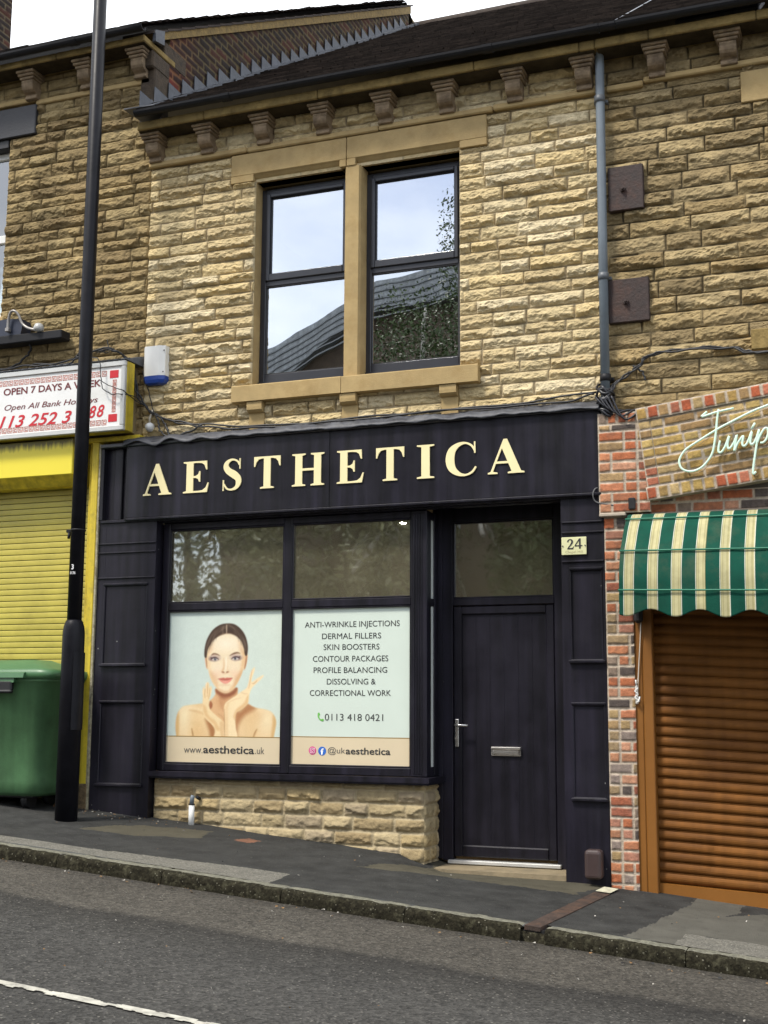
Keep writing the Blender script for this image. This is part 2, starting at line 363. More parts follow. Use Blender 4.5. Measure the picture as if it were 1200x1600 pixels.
GOLD = M('cream_gold_letter', S(252, 238, 184, 0.88), 0.4, 0.04, 3)
BLACK = M('black_rubber', (0.012, 0.012, 0.013), 0.5, 0.2)
CABLE = M('black_cable', (0.018, 0.018, 0.02), 0.5, 0.2)
WHITE = M('white_plastic', (0.74, 0.74, 0.71), 0.35, 0.05)
BLUE = M('blue_plastic', S(28, 62, 140), 0.3, 0.05)
PIPE = M('grey_plastic_pipe', S(118, 128, 136, 0.8), 0.45, 0.12, 5, streak=0.15)
RUST = M('rusty_iron', (0.032, 0.018, 0.015), 0.7, 0.4, 12, 0.5, 40, dirt=(0.09, 0.035, 0.018), dirt_amt=0.6, dirt_scale=7)
LAMP = M('black_gloss_lamp_paint', (0.008, 0.008, 0.011), 0.42, 0.3, 6, 0.08, 24, dirt=(0.014, 0.014, 0.017), dirt_amt=0.35, dirt_scale=6, spec=0.16)
YELLOW = M('yellow_paint', S(238, 215, 60, 0.9), 0.5, 0.1, 4, dirt=(0.20, 0.15, 0.02), dirt_amt=0.45, dirt_scale=4)
YELLOW_DIRTY = M('yellow_paint_weathered', S(215, 190, 50, 0.8), 0.6, 0.25, 5, streak=0.4, dirt=(0.09, 0.07, 0.02), dirt_amt=0.8, dirt_scale=5)
YSHUT = M('yellow_shutter_paint', S(222, 206, 92, 0.68), 0.5, 0.15, 3, dirt=(0.24, 0.18, 0.03), dirt_amt=0.4, dirt_scale=2.0)
RSHUT = M('brown_shutter_paint', S(140, 90, 38, 0.58), 0.68, 0.3, 3, spec=0.2, streak=0.2, stretch=(0.6, 1, 3), dirt=S(92, 54, 28, 0.7), dirt_amt=0.6, dirt_scale=1.4)
RFRAME = M('orange_brown_frame', S(156, 100, 30, 0.66), 0.55, 0.1, 3)
GREEN = M('green_bin_plastic', (0.058, 0.140, 0.058), 0.55, 0.22, 4, 0.15, 60, streak=0.15, chips=(16, 0.08, 0.12, (0.16, 0.24, 0.15)), dirt=(0.026, 0.058, 0.026), dirt_amt=0.6, dirt_scale=2.5)
STEEL = M('polished_steel', (0.62, 0.60, 0.58), 0.25, 0.05, metal=0.9)
SIGNW = M('sign_white', (0.78, 0.78, 0.76), 0.3, 0.04, 3, dirt=(0.5, 0.48, 0.42), dirt_amt=0.4, dirt_scale=3)
ALU = M('aluminium_trim', (0.55, 0.55, 0.53), 0.4, 0.1, metal=0.3)
REDINK = M('red_vinyl', S(205, 25, 40, 0.9), 0.4, 0.04)
DARKRED = M('dark_red_vinyl', S(120, 40, 40, 0.8), 0.4, 0.04)
INK = M('black_vinyl', (0.03, 0.03, 0.03), 0.5, 0.02)
INKGREY = M('grey_vinyl', (0.10, 0.095, 0.085), 0.5, 0.02)
POSTER = M('printed_vinyl', (1, 1, 1), 0.35, 0.02, 2, attr='tint')
ASPHALT = M('pavement_asphalt', (0.033, 0.033, 0.031), 0.9, 0.45, 5, 0.7, 90, spec=0.25, chips=(60, 0.10, 0.3, (0.11, 0.105, 0.09)), dirt=(0.020, 0.020, 0.020), dirt_amt=0.6, dirt_scale=2.6)
CONCRETE = M('pavement_concrete', (0.088, 0.084, 0.070), 0.9, 0.25, 8, 0.5, 110, spec=0.25, dirt=(0.055, 0.053, 0.043), dirt_amt=0.6, dirt_scale=4)
TANSTONE = M('worn_stone_paving', (0.072, 0.065, 0.045), 0.9, 0.26, 8, 0.5, 90, spec=0.25, dirt=(0.048, 0.045, 0.033), dirt_amt=0.6, dirt_scale=4)
GRITTY = M('gritty_old_asphalt', (0.135, 0.128, 0.106), 0.9, 0.6, 70, 0.9, 120, chips=(75, 0.4, 0.4, (0.26, 0.245, 0.20)), dirt=(0.06, 0.058, 0.05), dirt_amt=0.6, dirt_scale=9)
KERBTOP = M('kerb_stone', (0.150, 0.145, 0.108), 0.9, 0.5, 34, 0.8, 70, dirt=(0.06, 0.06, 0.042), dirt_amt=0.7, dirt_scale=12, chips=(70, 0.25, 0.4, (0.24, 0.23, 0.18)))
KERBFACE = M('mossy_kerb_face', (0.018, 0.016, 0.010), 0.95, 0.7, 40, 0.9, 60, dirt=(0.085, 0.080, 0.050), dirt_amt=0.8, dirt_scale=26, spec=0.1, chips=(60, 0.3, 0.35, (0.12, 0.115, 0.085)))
LINE = M('road_paint', (0.40, 0.385, 0.33), 0.8, 0.3, 14, 0.4, 90, dirt=(0.13, 0.12, 0.105), dirt_amt=0.8, dirt_scale=16)
PANE_UP = glass('window_glass_upper', 0.50, (0.45, 0.5, 0.5), 0.035)
PANE_SHOP = glass('window_glass_shop', 0.26, (0.85, 0.88, 0.82), 0.08, 0.02, film=0.17)
PANE_CLEAR = glass('window_glass_clear', 0.0, (0.97, 0.98, 0.97))
PANE_DULL = glass('window_glass_netted', 0.18, (0.8, 0.85, 0.82), 0.03)
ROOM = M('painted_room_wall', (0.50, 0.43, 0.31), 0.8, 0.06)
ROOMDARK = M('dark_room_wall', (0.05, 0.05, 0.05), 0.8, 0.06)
CURTAIN = M('net_curtain', (0.66, 0.70, 0.70), 0.8, 0.1, 3)

# ================================================================== STRUCTURE
# ---- road
xs = np.concatenate([np.arange(-60, -6, 2.0), np.arange(-6, 10, 0.04), np.arange(10, 60.1, 2.0)])
ys = np.concatenate([np.arange(-26, -9, 1.0), np.arange(-9, -1.84, 0.035), [-1.84]])
X, Y = np.meshgrid(xs, ys); Z = rz(X, Y) + 0.004 * (fbm(X * 1.3, Y * 1.3, 4, 3) - 0.5) + 0.0035 * (fbm(X * 25, Y * 25, 14, 2) - 0.5)
def road_mat():
    m, t, p = new_mat('road_asphalt'); N = t.nodes.new; K = t.links.new
    g = N('ShaderNodeNewGeometry'); sp = N('ShaderNodeSeparateXYZ'); K(g.outputs['Position'], sp.inputs['Vector'])
    # aggregate
    v = N('ShaderNodeTexVoronoi'); v.inputs['Scale'].default_value = 62; K(g.outputs['Position'], v.inputs['Vector'])
    n = N('ShaderNodeTexNoise'); n.inputs['Scale'].default_value = 20; n.inputs['Detail'].default_value = 10; n.inputs['Roughness'].default_value = 0.85; K(g.outputs['Position'], n.inputs['Vector'])
    big = N('ShaderNodeTexNoise'); big.inputs['Scale'].default_value = 0.9; big.inputs['Detail'].default_value = 6; K(g.outputs['Position'], big.inputs['Vector'])
    # band along the kerb: older brownish surface, then a tar seam, then the coarse running surface
    wn = N('ShaderNodeMath'); wn.operation = 'MULTIPLY_ADD'; K(big.outputs['Fac'], wn.inputs[0]); wn.inputs[1].default_value = 0.5; K(sp.outputs['Y'], wn.inputs[2])
    ramp = N('ShaderNodeValToRGB'); mr = N('ShaderNodeMapRange'); mr.inputs['From Min'].default_value = -5.0; mr.inputs['From Max'].default_value = -1.6; K(wn.outputs['Value'], mr.inputs['Value'])
    K(mr.outputs['Result'], ramp.inputs['Fac']); cr = ramp.color_ramp
    def pos(y): return (y + 0.25 + 5.0) / 3.4
    cr.elements[0].position = 0.0; cr.elements[0].color = (0.050, 0.048, 0.044, 1)
    cr.elements[1].position = 1.0; cr.elements[1].color = (0.042, 0.037, 0.029, 1)
    for y, c in ((-3.7, (0.050, 0.048, 0.044)), (-3.25, (0.039, 0.037, 0.033)), (-2.98, (0.027, 0.025, 0.022)), (-2.84, (0.064, 0.058, 0.048)), (-2.1, (0.068, 0.061, 0.050))):
        e = cr.elements.new(pos(y)); e.color = (*c, 1)
    a = N('ShaderNodeMapRange'); a.inputs['From Min'].default_value = 0.25; a.inputs['From Max'].default_value = 0.75; a.inputs['To Min'].default_value = 0.25; a.inputs['To Max'].default_value = 1.7; K(n.outputs['Fac'], a.inputs['Value'])
    b = N('ShaderNodeMapRange'); b.inputs['To Min'].default_value = 0.35; b.inputs['To Max'].default_value = 1.6; K(v.outputs['Color'], b.inputs['Value'])
    m1 = N('ShaderNodeVectorMath'); m1.operation = 'SCALE'; K(ramp.outputs['Color'], m1.inputs[0]); K(a.outputs['Result'], m1.inputs['Scale'])
    m2 = N('ShaderNodeVectorMath'); m2.operation = 'SCALE'; K(m1.outputs['Vector'], m2.inputs[0]); K(b.outputs['Result'], m2.inputs['Scale'])
    b2 = N('ShaderNodeMapRange'); b2.inputs['From Min'].default_value = 0.3; b2.inputs['From Max'].default_value = 0.7; b2.inputs['To Min'].default_value = 0.8; b2.inputs['To Max'].default_value = 1.2; K(big.outputs['Fac'], b2.inputs['Value'])
    m3 = N('ShaderNodeVectorMath'); m3.operation = 'SCALE'; K(m2.outputs['Vector'], m3.inputs[0]); K(b2.outputs['Result'], m3.inputs['Scale'])
    # sparse pale chippings
    v2 = N('ShaderNodeTexVoronoi'); v2.inputs['Scale'].default_value = 38; K(g.outputs['Position'], v2.inputs['Vector'])
    lt = N('ShaderNodeMath'); lt.operation = 'LESS_THAN'; K(v2.outputs['Distance'], lt.inputs[0]); lt.inputs[1].default_value = 0.22
    gt = N('ShaderNodeMath'); gt.operation = 'GREATER_THAN'; sc = N('ShaderNodeSeparateColor'); K(v2.outputs['Color'], sc.inputs['Color']); K(sc.outputs[0], gt.inputs[0]); gt.inputs[1].default_value = 0.68
    pr = N('ShaderNodeMath'); pr.operation = 'MULTIPLY'; K(lt.outputs['Value'], pr.inputs[0]); K(gt.outputs['Value'], pr.inputs[1])
    mx = N('ShaderNodeMix'); mx.data_type = 'RGBA'; K(pr.outputs['Value'], mx.inputs[0]); K(m3.outputs['Vector'], mx.inputs[6]); mx.inputs[7].default_value = (0.15, 0.142, 0.125, 1)
    K(mx.outputs[2], p.inputs['Base Color']); p.inputs['Roughness'].default_value = 0.9; p.inputs['Specular IOR Level'].default_value = 0.3
    bp = N('ShaderNodeBump'); bp.inputs['Strength'].default_value = 0.8; bp.inputs['Distance'].default_value = 0.012
    ad = N('ShaderNodeMath'); ad.operation = 'ADD'; K(n.outputs['Fac'], ad.inputs[0]); K(v.outputs['Distance'], ad.inputs[1]); K(ad.outputs['Value'], bp.inputs['Height']); K(bp.outputs['Normal'], p.inputs['Normal'])
    return m
link('road', grid_mesh('road', np.stack([X, Y, Z], -1)), road_mat(), kind='structure')
# ground beyond everything, below
g = MB(); g.quad((-400, -400, -9), (400, -400, -9), (400, 400, -9), (-400, 400, -9)); g.build('ground', ASPHALT, kind='structure')

# ---- worn white centre line
xs = np.arange(-6, 12, 0.02); ys = np.linspace(-4.785, -4.712, 9); X, Y = np.meshgrid(xs, ys); Z = rz(X, Y) + 0.006
nz = fbm(X * 22, Y * 22, 61, 3) + 0.35 * (np.abs(Y + 4.748) / 0.037 - 0.6); kp = (nz[:-1, :-1] < 0.62)
link('road_line', grid_mesh('road_line', np.stack([X, Y, Z], -1), kp), LINE, kind='structure')

# ---- pavement (one sheet, patches of different surfacing)
def inpoly(U, V, poly):
    r = np.zeros(U.shape, bool); n = len(poly)
    for i in range(n):
        (x1, y1), (x2, y2) = poly[i], poly[(i + 1) % n]
        c = ((y1 > V) != (y2 > V)) & (U < (x2 - x1) * (V - y1) / (y2 - y1 + 1e-12) + x1); r ^= c
    return r
xs = np.arange(-5, 9.001, 0.015); ys = np.linspace(-1.72, 0.42, 140); X, Y = np.meshgrid(xs, ys)
Z = gz(X, np.minimum(Y, 0)) + 0.006 * (fbm(X * 2, Y * 2, 2, 3) - 0.5)
rec = np.clip((X - 2.1) / 0.35, 0, 1) * np.clip((3.75 - X) / 0.4, 0, 1) * np.clip((Y + 0.6) / 0.5, 0, 1)   # dips to the door threshold
Z = Z * (1 - rec) + rec * np.minimum(Z, -0.055 - 0.02 * (X - 2.4))
Xc, Yc = (X[:-1, :-1] + 0.0075), (Y[:-1, :-1] + 0.0075)
Xw = Xc + 0.14 * (fbm(Xc * 5, Yc * 5, 41, 5) - 0.5); Yw = Yc + 0.14 * (fbm(Xc * 5, Yc * 5, 42, 5) - 0.5)
mi = np.zeros(Xc.shape, int)
mi[inpoly(Xc, Yc, [(-5, -1.53), (0.27, -1.52), (1.54, -1.36), (1.81, -1.37), (1.83, -1.73), (-5, -1.73)])] = 3
mi[inpoly(Xw, Yw, [(-0.2, -0.92), (-0.1, -0.55), (0.39, -0.28), (0.60, -0.25), (0.66, -0.56), (0.25, -0.84)])] = 2
mi[inpoly(Xw, Yw, [(2.05, -0.74), (2.19, -0.42), (2.35, -0.1), (2.3, 0.45), (3.6, 0.45), (3.7, -0.22), (3.6, -0.58), (3.15, -0.64), (2.49, -0.70)])] = 2
Xs = Xc + 0.05 * (fbm(Xc * 9, Yc * 9, 43, 4) - 0.5); Ys = Yc + 0.05 * (fbm(Xc * 9, Yc * 9, 44, 4) - 0.5)
mi[inpoly(Xs, Ys, [(4.34, -0.02), (4.34, -0.28), (4.27, -0.83), (4.14, -1.72), (4.43, -1.72), (4.53, -0.83), (4.66, -0.36), (4.66, -0.02)])] = 1
mi[inpoly(Xs, Ys, [(4.53, -0.70), (4.80, -0.29), (9, -0.2), (9, -1.33), (4.47, -1.36)])] = 1
mi[inpoly(Xw, Yw, [(4.45, -1.36), (9, -1.34), (9, -1.73), (4.42, -1.73)])] = 3
mi[inpoly(Xc, Yc, [(.305, -1.486), (.344, -1.382), (.488, -1.43), (.462, -1.53)])] = 0
mi[inpoly(Xw, Yw, [(.88, -.46), (.95, -.30), (1.07, -.34), (1.02, -.50)])] = 4
mi[inpoly(Xw, Yw, [(2.35, -1.0), (2.9, -1.12), (3.4, -1.25), (3.3, -1.4), (2.7, -1.25), (2.3, -1.1)])] = 0
link('pavement', grid_mesh('pavement', np.stack([X, Y, Z], -1), midx=mi), [ASPHALT, CONCRETE, TANSTONE, GRITTY, M('red_paving_tile', (0.15, 0.065, 0.035), 0.85, 0.4, 14, 0.4, 70)], kind='structure')

# ---- kerb stones with joints
kx = [-5.4, -4.5, -3.6, -2.65, -1.7, -0.72, 0.27, 1.1, 1.98, 2.82, 3.56]; kx2 = [3.70, 4.52, 5.45, 6.4, 7.3, 8.2, 9.1]
bmk = []
V_, F_, MI_ = [], [], []
def kerb_block(x0, x1):
    n = 110; prof = [(-1.70, 0.0), (-1.75, 0.004), (-1.82, 0.003), (-1.848, -0.002), (-1.862, -0.016), (-1.868, -0.04), (-1.872, -0.075), (-1.876, -0.13)]
    P = np.zeros((n, len(prof), 3)); xx = np.linspace(x0 + 0.0025, x1 - 0.0025, n)
    for j, (y, dz) in enumerate(prof):
        wear = (fbm(xx * 14, xx * 0 + j * 1.1, 81, 5) - 0.5)
        P[:, j, 0] = xx; P[:, j, 1] = y + 0.030 * wear * (j > 1); P[:, j, 2] = 0.176 - 0.0805 * xx + dz + 0.012 * wear
    endd = np.clip(np.minimum(xx - xx[0], xx[-1] - xx) / 0.02, 0, 1); P[:, :, 2] -= (1 - endd)[:, None] * 0.005
    return P
ks = [kerb_block(a, b) for a, b in zip(kx, kx[1:])] + [kerb_block(a, b) for a, b in zip(kx2, kx2[1:])]
verts, quads, mis = [], [], []
for P in ks:
    o = len(verts); n, m = P.shape[:2]; verts += [tuple(p) for p in P.reshape(-1, 3)]
    for i in range(n - 1):
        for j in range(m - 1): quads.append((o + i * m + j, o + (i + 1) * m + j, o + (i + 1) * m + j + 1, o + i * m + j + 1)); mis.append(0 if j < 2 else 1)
b0 = len(verts); verts += [(-5.4, -1.69, 0.60), (9.1, -1.69, -0.57), (9.1, -1.845, -0.62), (-5.4, -1.845, 0.55), (9.1, -1.845, -1.2), (-5.4, -1.845, 0.0)]
verts[b0:b0 + 4] = [(x, y, 0.176 - 0.0805 * x - 0.03) for x, y in ((-5.4, -1.69), (9.1, -1.69), (9.1, -1.845), (-5.4, -1.845))]
quads += [(b0, b0 + 1, b0 + 2, b0 + 3), (b0 + 3, b0 + 2, b0 + 4, b0 + 5)]; mis += [1, 1]
me = bpy.data.meshes.new('kerb'); me.from_pydata(verts, [], quads); me.update()
me.polygons.foreach_set('material_index', mis); me.polygons.foreach_set('use_smooth', [True] * len(quads))
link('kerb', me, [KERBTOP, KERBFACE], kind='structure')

# ================================================================== THE STONE BUILDING IN THE MIDDLE
rng = np.random.default_rng(11)
bld = thing('terrace_building', (1.7, 0.2, 0.2), 'clean buff stone terrace building with twin upper window above the dark beauty shopfront', 'building')
OPEN = (0.735, 2.60, 3.885, 5.715)
PAL = [(0.54, 0.435, 0.245), (0.57, 0.47, 0.285), (0.50, 0.395, 0.215), (0.59, 0.495, 0.315), (0.53, 0.42, 0.23), (0.465, 0.365, 0.20), (0.55, 0.43, 0.225)]
def wall(name, x0, x1, z0, z1, pal, mortar, rng, mat, parent, openings, flats=(), res=0.0105, amp=0.036, grime=None, lo=0.22, hi=0.58, jw=0.004, back_y=0.35, rlo=0.086, rhi=0.122):
    u = np.arange(x0, x1 + res, res); u[-1] = x1; v = np.arange(z0, z1 + res, res * 0.9); v[-1] = z1
    for o in openings: u = snap(u, o[:2]); v = snap(v, o[2:])
    rows = stone_rows(z0, z1, rng, rlo, rhi); J = rand_joints(len(rows) - 1, x0, x1, rng, lo, hi)
    U, V, H, C = block_field(u, v, rows, J, pal, mortar, rng, 'stone', amp, jw, tuple(openings) + tuple(flats), grime=grime)
    me = grid_mesh(name, np.stack([U, -H, V], -1), keep_mask(u, v, openings), C, smooth=False)
    return link(name, me, mat, parent)
wl = wall('wall', -0.33, 3.79, 3.40, 6.30, PAL, (0.36, 0.29, 0.18), rng, STONE, bld, [OPEN], flats=((0.515, 2.835, 5.72, 5.965), (0.60, 2.765, 3.735, 3.88), (0.735, 0.865, 3.45, 3.73), (1.59, 1.72, 3.45, 3.73), (2.455, 2.585, 3.45, 3.73), (-0.33, 3.75, 5.995, 6.025)), amp=0.040, res=0.0080)
core = MB()
core.box(-0.33, 0.735, 0.004, 0.35, 0.2, 6.32); core.box(2.60, 3.79, 0.004, 0.35, 3.3, 6.32); core.box(0.735, 2.60, 0.004, 0.35, 3.3, 3.885); core.box(0.735, 2.60, 0.004, 0.35, 5.715, 6.32)
core = MB(); core.box(-0.33, 0.735, 0.004, 0.35, 3.3, 6.32); core.box(2.60, 3.79, 0.004, 0.35, 3.3, 6.32); core.box(0.735, 2.60, 0.006, 0.35, 3.3, 3.885); core.box(0.735, 2.60, 0.006, 0.35, 5.715, 6.32)
core.build('wall_core', DRESSED, bld)
# rear and party walls so the building is a closed volume
rear = MB(); rear.box(-0.33, 3.98, 6.9, 7.2, -0.5, 11.0); rear.box(3.93, 3.985, 0.36, 6.9, -0.5, 6.3); rear.box(-0.33, -0.28, 0.36, 6.9, -0.5, 6.3)
rear.build('rear_wall', BACKING, bld)
# string course under the corbels
sb = MB()
for a, b, dz in ((-0.33, 0.66, 0.0), (0.664, 1.9, -0.006), (1.904, 2.9, -0.002), (2.904, 3.752, 0.004)):
    sb.box(a, b, -0.062, 0.003, 5.985 + dz, 6.035 + dz, 0.01)
sb.build('string_course', DRESSED, bld)
# eaves course and corbels
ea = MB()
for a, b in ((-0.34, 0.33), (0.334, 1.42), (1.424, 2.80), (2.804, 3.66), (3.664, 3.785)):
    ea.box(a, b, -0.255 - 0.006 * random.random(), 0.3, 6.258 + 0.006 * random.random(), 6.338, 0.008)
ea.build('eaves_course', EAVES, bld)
EAVES_SHADE = M('painted_eaves_shade', (0.045, 0.035, 0.022), 0.95, 0.4, 9, 0.5, 50, spec=0.1)  # dark colour stands in for the deep shade under the eaves
sf_ = MB(); sf_.box(-0.335, 3.78, -0.236, -0.045, 6.2535, 6.2575); sf_.build('eaves_shade_sheet', EAVES_SHADE, bld)  # thin sheet added below the eaves stones to paint in their shade
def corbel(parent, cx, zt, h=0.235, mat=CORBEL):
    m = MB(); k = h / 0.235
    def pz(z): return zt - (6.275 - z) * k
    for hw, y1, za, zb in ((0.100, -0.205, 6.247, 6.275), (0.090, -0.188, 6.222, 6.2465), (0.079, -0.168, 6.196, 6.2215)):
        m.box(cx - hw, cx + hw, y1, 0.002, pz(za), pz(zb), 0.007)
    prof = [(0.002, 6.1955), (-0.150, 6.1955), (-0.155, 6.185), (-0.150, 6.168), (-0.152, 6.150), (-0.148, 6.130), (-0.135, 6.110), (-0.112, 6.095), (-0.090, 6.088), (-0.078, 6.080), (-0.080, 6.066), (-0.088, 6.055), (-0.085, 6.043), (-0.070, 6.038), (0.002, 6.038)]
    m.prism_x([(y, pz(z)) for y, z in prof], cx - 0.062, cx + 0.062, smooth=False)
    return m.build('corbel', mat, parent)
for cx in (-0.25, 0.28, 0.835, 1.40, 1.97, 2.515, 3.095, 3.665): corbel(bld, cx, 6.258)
# window dressings: lintel stones with chamfer, mullion, sill, sill brackets
def lintel(x0, x1, hx0, hx1, name='lintel'):
    m = MB(); m.box(x0, x1, -0.043, 0.12, 5.778, 5.975, 0.005)
    if hx0 - x0 > 0.02: m.box(x0, hx0 - 0.001, -0.043, 0.12, 5.715, 5.7785, 0.004)
    if x1 - hx1 > 0.02: m.box(hx1 + 0.001, x1, -0.043, 0.12, 5.715, 5.7785, 0.004)
    m.prism_x([(-0.040, 5.777), (-0.030, 5.770), (-0.012, 5.752), (0.01, 5.735), (0.03, 5.715), (0.13, 5.715), (0.13, 5.777)], hx0, hx1)
    return m.build(name, DRESSED, bld)
lintel(0.505, 1.602, 0.725, 1.540); lintel(1.608, 2.845, 1.690, 2.612)
mu = MB()
mu.prism_z([(1.587, 0.14), (1.587, -0.012), (1.601, -0.034), (1.719, -0.034), (1.733, -0.012), (1.733, 0.14)], 3.884, 5.714); mu.build('mullion', DRESSED, bld)
si = MB(); si.prism_x([(0.16, 3.885), (-0.02, 3.880), (-0.095, 3.868), (-0.100, 3.860), (-0.100, 3.728), (-0.05, 3.725), (0.16, 3.725)], 0.588, 1.598); si.build('window_sill', DRESSED, bld)
si = MB(); si.prism_x([(0.16, 3.883), (-0.02, 3.878), (-0.095, 3.866), (-0.098, 3.858), (-0.098, 3.726), (-0.05, 3.723), (0.16, 3.723)], 1.602, 2.775); si.build('window_sill', DRESSED, bld)
for cx in (0.80, 1.655, 2.52):
    m = MB(); m.prism_x([(0.01, 3.722), (-0.085, 3.722), (-0.085, 3.68), (-0.082, 3.655), (-0.06, 3.640), (-0.03, 3.630), (-0.028, 3.45), (0.01, 3.45)], cx - 0.07, cx + 0.07); m.build('sill_bracket', DRESSED, bld)

def sash_window(x0, x1, z0, z1, zt0, zt1, y=0.12, mat=UPVC, pane=PANE_UP, st=0.052, parent=bld):
    m = MB(); B = 0.005; d = 0.07
    m.box(x0, x0 + st, y, y + d, z0, z1, B); m.box(x1 - st, x1, y, y + d, z0, z1, B)
    m.box(x0 + st, x1 - st, y + 0.001, y + d, z0, z0 + 0.07, B); m.box(x0 + st, x1 - st, y + 0.001, y + d, z1 - 0.05, z1, B); m.box(x0 + st, x1 - st, y + 0.002, y + d, zt0, zt0 + 0.05, B)
    fr = m.build('window_frame', mat, parent)
    sa = MB(); s = 0.034; a0, a1, c0, c1 = x0 + st - 0.002, x1 - st + 0.002, zt0 + 0.046, z1 - 0.046
    sa.box(a0, a0 + s, y - 0.016, y + 0.05, c0, c1, 0.006); sa.box(a1 - s, a1, y - 0.016, y + 0.05, c0, c1, 0.006)
    sa.box(a0 + s, a1 - s, y - 0.015, y + 0.05, c0, c0 + s + 0.03, 0.006); sa.box(a0 + s, a1 - s, y - 0.015, y + 0.05, c1 - s, c1, 0.006); sa.build('sash', mat, fr)
    for (p0, p1, q0, q1) in ((x0 + st, x1 - st, z0 + 0.07, zt0), (a0 + s, a1 - s, c0 + s + 0.03, c1 - s)):
        g = MB(); g.box(p0 - 0.004, p1 + 0.004, y + 0.022, y + 0.026, q0 - 0.004, q1 + 0.004); g.build('window_pane', pane, fr)
        bd = MB(); bw = 0.008
        bd.box(p0, p0 + bw, y + 0.008, y + 0.0215, q0, q1); bd.box(p1 - bw, p1, y + 0.008, y + 0.0215, q0, q1); bd.box(p0 + bw, p1 - bw, y + 0.009, y + 0.0215, q0, q0 + bw); bd.box(p0 + bw, p1 - bw, y + 0.009, y + 0.0215, q1 - bw, q1)
        bd.build('glazing_bead', BLACK, fr)
    return fr
sash_window(0.735, 1.60, 3.936, 5.685, 4.795, 0); sash_window(1.725, 2.602, 3.936, 5.685, 4.795, 0)
su = MB(); su.box(0.73, 2.61, 0.10, 0.3, 3.886, 3.935); su.build('window_subsill', UPVC, bld)
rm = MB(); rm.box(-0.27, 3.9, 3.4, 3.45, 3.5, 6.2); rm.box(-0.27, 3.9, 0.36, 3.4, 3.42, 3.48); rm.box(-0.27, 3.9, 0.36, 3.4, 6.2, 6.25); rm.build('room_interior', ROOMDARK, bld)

# roof: individual tile courses on the slope
def tiled_roof(x0, x1, y0, z0, y1, z1, rng, parent, gauge=0.145, tw=0.19, mat=None):
    mat = mat or ROOFTILE
    n = int(math.hypot(y1 - y0, z1 - z0) / gauge); d = Vector((0, y1 - y0, z1 - z0)).normalized(); nm = Vector((0, -d.z, d.y)); verts, faces, tints = [], [], []
    L_ = math.hypot(y1 - y0, z1 - z0)
    for r in range(n):
        s0 = r * gauge; s1 = min(s0 + gauge * 1.25, L_ + 0.02); x = x0 - (tw / 2 if r % 2 else 0)
        while x < x1:
            a, b = max(x, x0), min(x + tw - 0.003, x1)
            if b - a > 0.01:
                t = 0.040 + rng.uniform(-0.008, 0.008); j = rng.uniform(-0.006, 0.006)
                def P(xx, s, h): return tuple(Vector((xx, y0, z0)) + d * s + nm * h)
                tv = 0.55 + 0.9 * rng.random() * (1.0 if r % 2 else 0.8); tints += [(tv * 0.050, tv * 0.038, tv * 0.031)] * 4 + [(0.012, 0.009, 0.008)] * 2
                o = len(verts); verts += [P(a, s0 + j, t), P(b, s0 + j, t + rng.uniform(-0.003, 0.003)), P(b, s1, 0.004), P(a, s1, 0.004), P(a, s0 + j, t - 0.030), P(b, s0 + j, t - 0.030)]
                faces += [(o, o + 1, o + 2, o + 3), (o + 4, o + 5, o + 1, o)]
            x += tw
    o = len(verts); verts += [(x0, y0, z0 - 0.004), (x1, y0, z0 - 0.004), (x1, y1, z1 - 0.004), (x0, y1, z1 - 0.004)]; faces.append((o, o + 1, o + 2, o + 3))
    o = len(verts); verts += [(x0, y1, z1), (x1, y1, z1), (x1, 2 * y1 - y0, z0), (x0, 2 * y1 - y0, z0)]; faces.append((o, o + 1, o + 2, o + 3))   # rear slope
    me = bpy.data.meshes.new('roof'); me.from_pydata(verts, [], faces); me.update(); tints += [(0.03, 0.024, 0.02)] * (len(verts) - len(tints))
    at_ = me.color_attributes.new('tint', 'FLOAT_COLOR', 'POINT'); at_.data.foreach_set('color', np.c_[np.array(tints), np.ones(len(tints))].astype('f4').ravel())
    return link('roof', me, mat, parent)
roof = tiled_roof(-0.30, 3.96, -0.33, 6.385, 6.79, 10.94, rng, bld)
rd = MB(); rd.tube([(-0.28, 6.80, 10.93), (3.96, 6.80, 10.93)], 0.10, 10); rd.build('ridge', TILE, roof)
def gutter(x0, x1, z, parent, yc=-0.335, joints=()):
    m = MB(); pr = [(yc + 0.046 * math.cos(a), z + 0.046 * math.sin(a)) for a in [math.pi + i * math.pi / 8 for i in range(9)]]
    pr2 = [(yc + 0.040 * math.cos(a), z + 0.040 * math.sin(a)) for a in [2 * math.pi - i * math.pi / 8 for i in range(9)]]
    m.prism_x(pr + pr2, x0, x1)
    for j in joints:
        q = [(yc + 0.053 * math.cos(a), z + 0.053 * math.sin(a)) for a in [math.pi + i * math.pi / 8 for i in range(9)]] + [(yc + 0.047 * math.cos(a), z + 0.047 * math.sin(a)) for a in [2 * math.pi - i * math.pi / 8 for i in range(9)]]
        m.prism_x(q, j - 0.04, j + 0.04)
    return m.build('gutter', GUTTER, parent)
gutter(-0.31, 3.97, 6.392, bld, joints=(0.60, 2.95, 3.80))

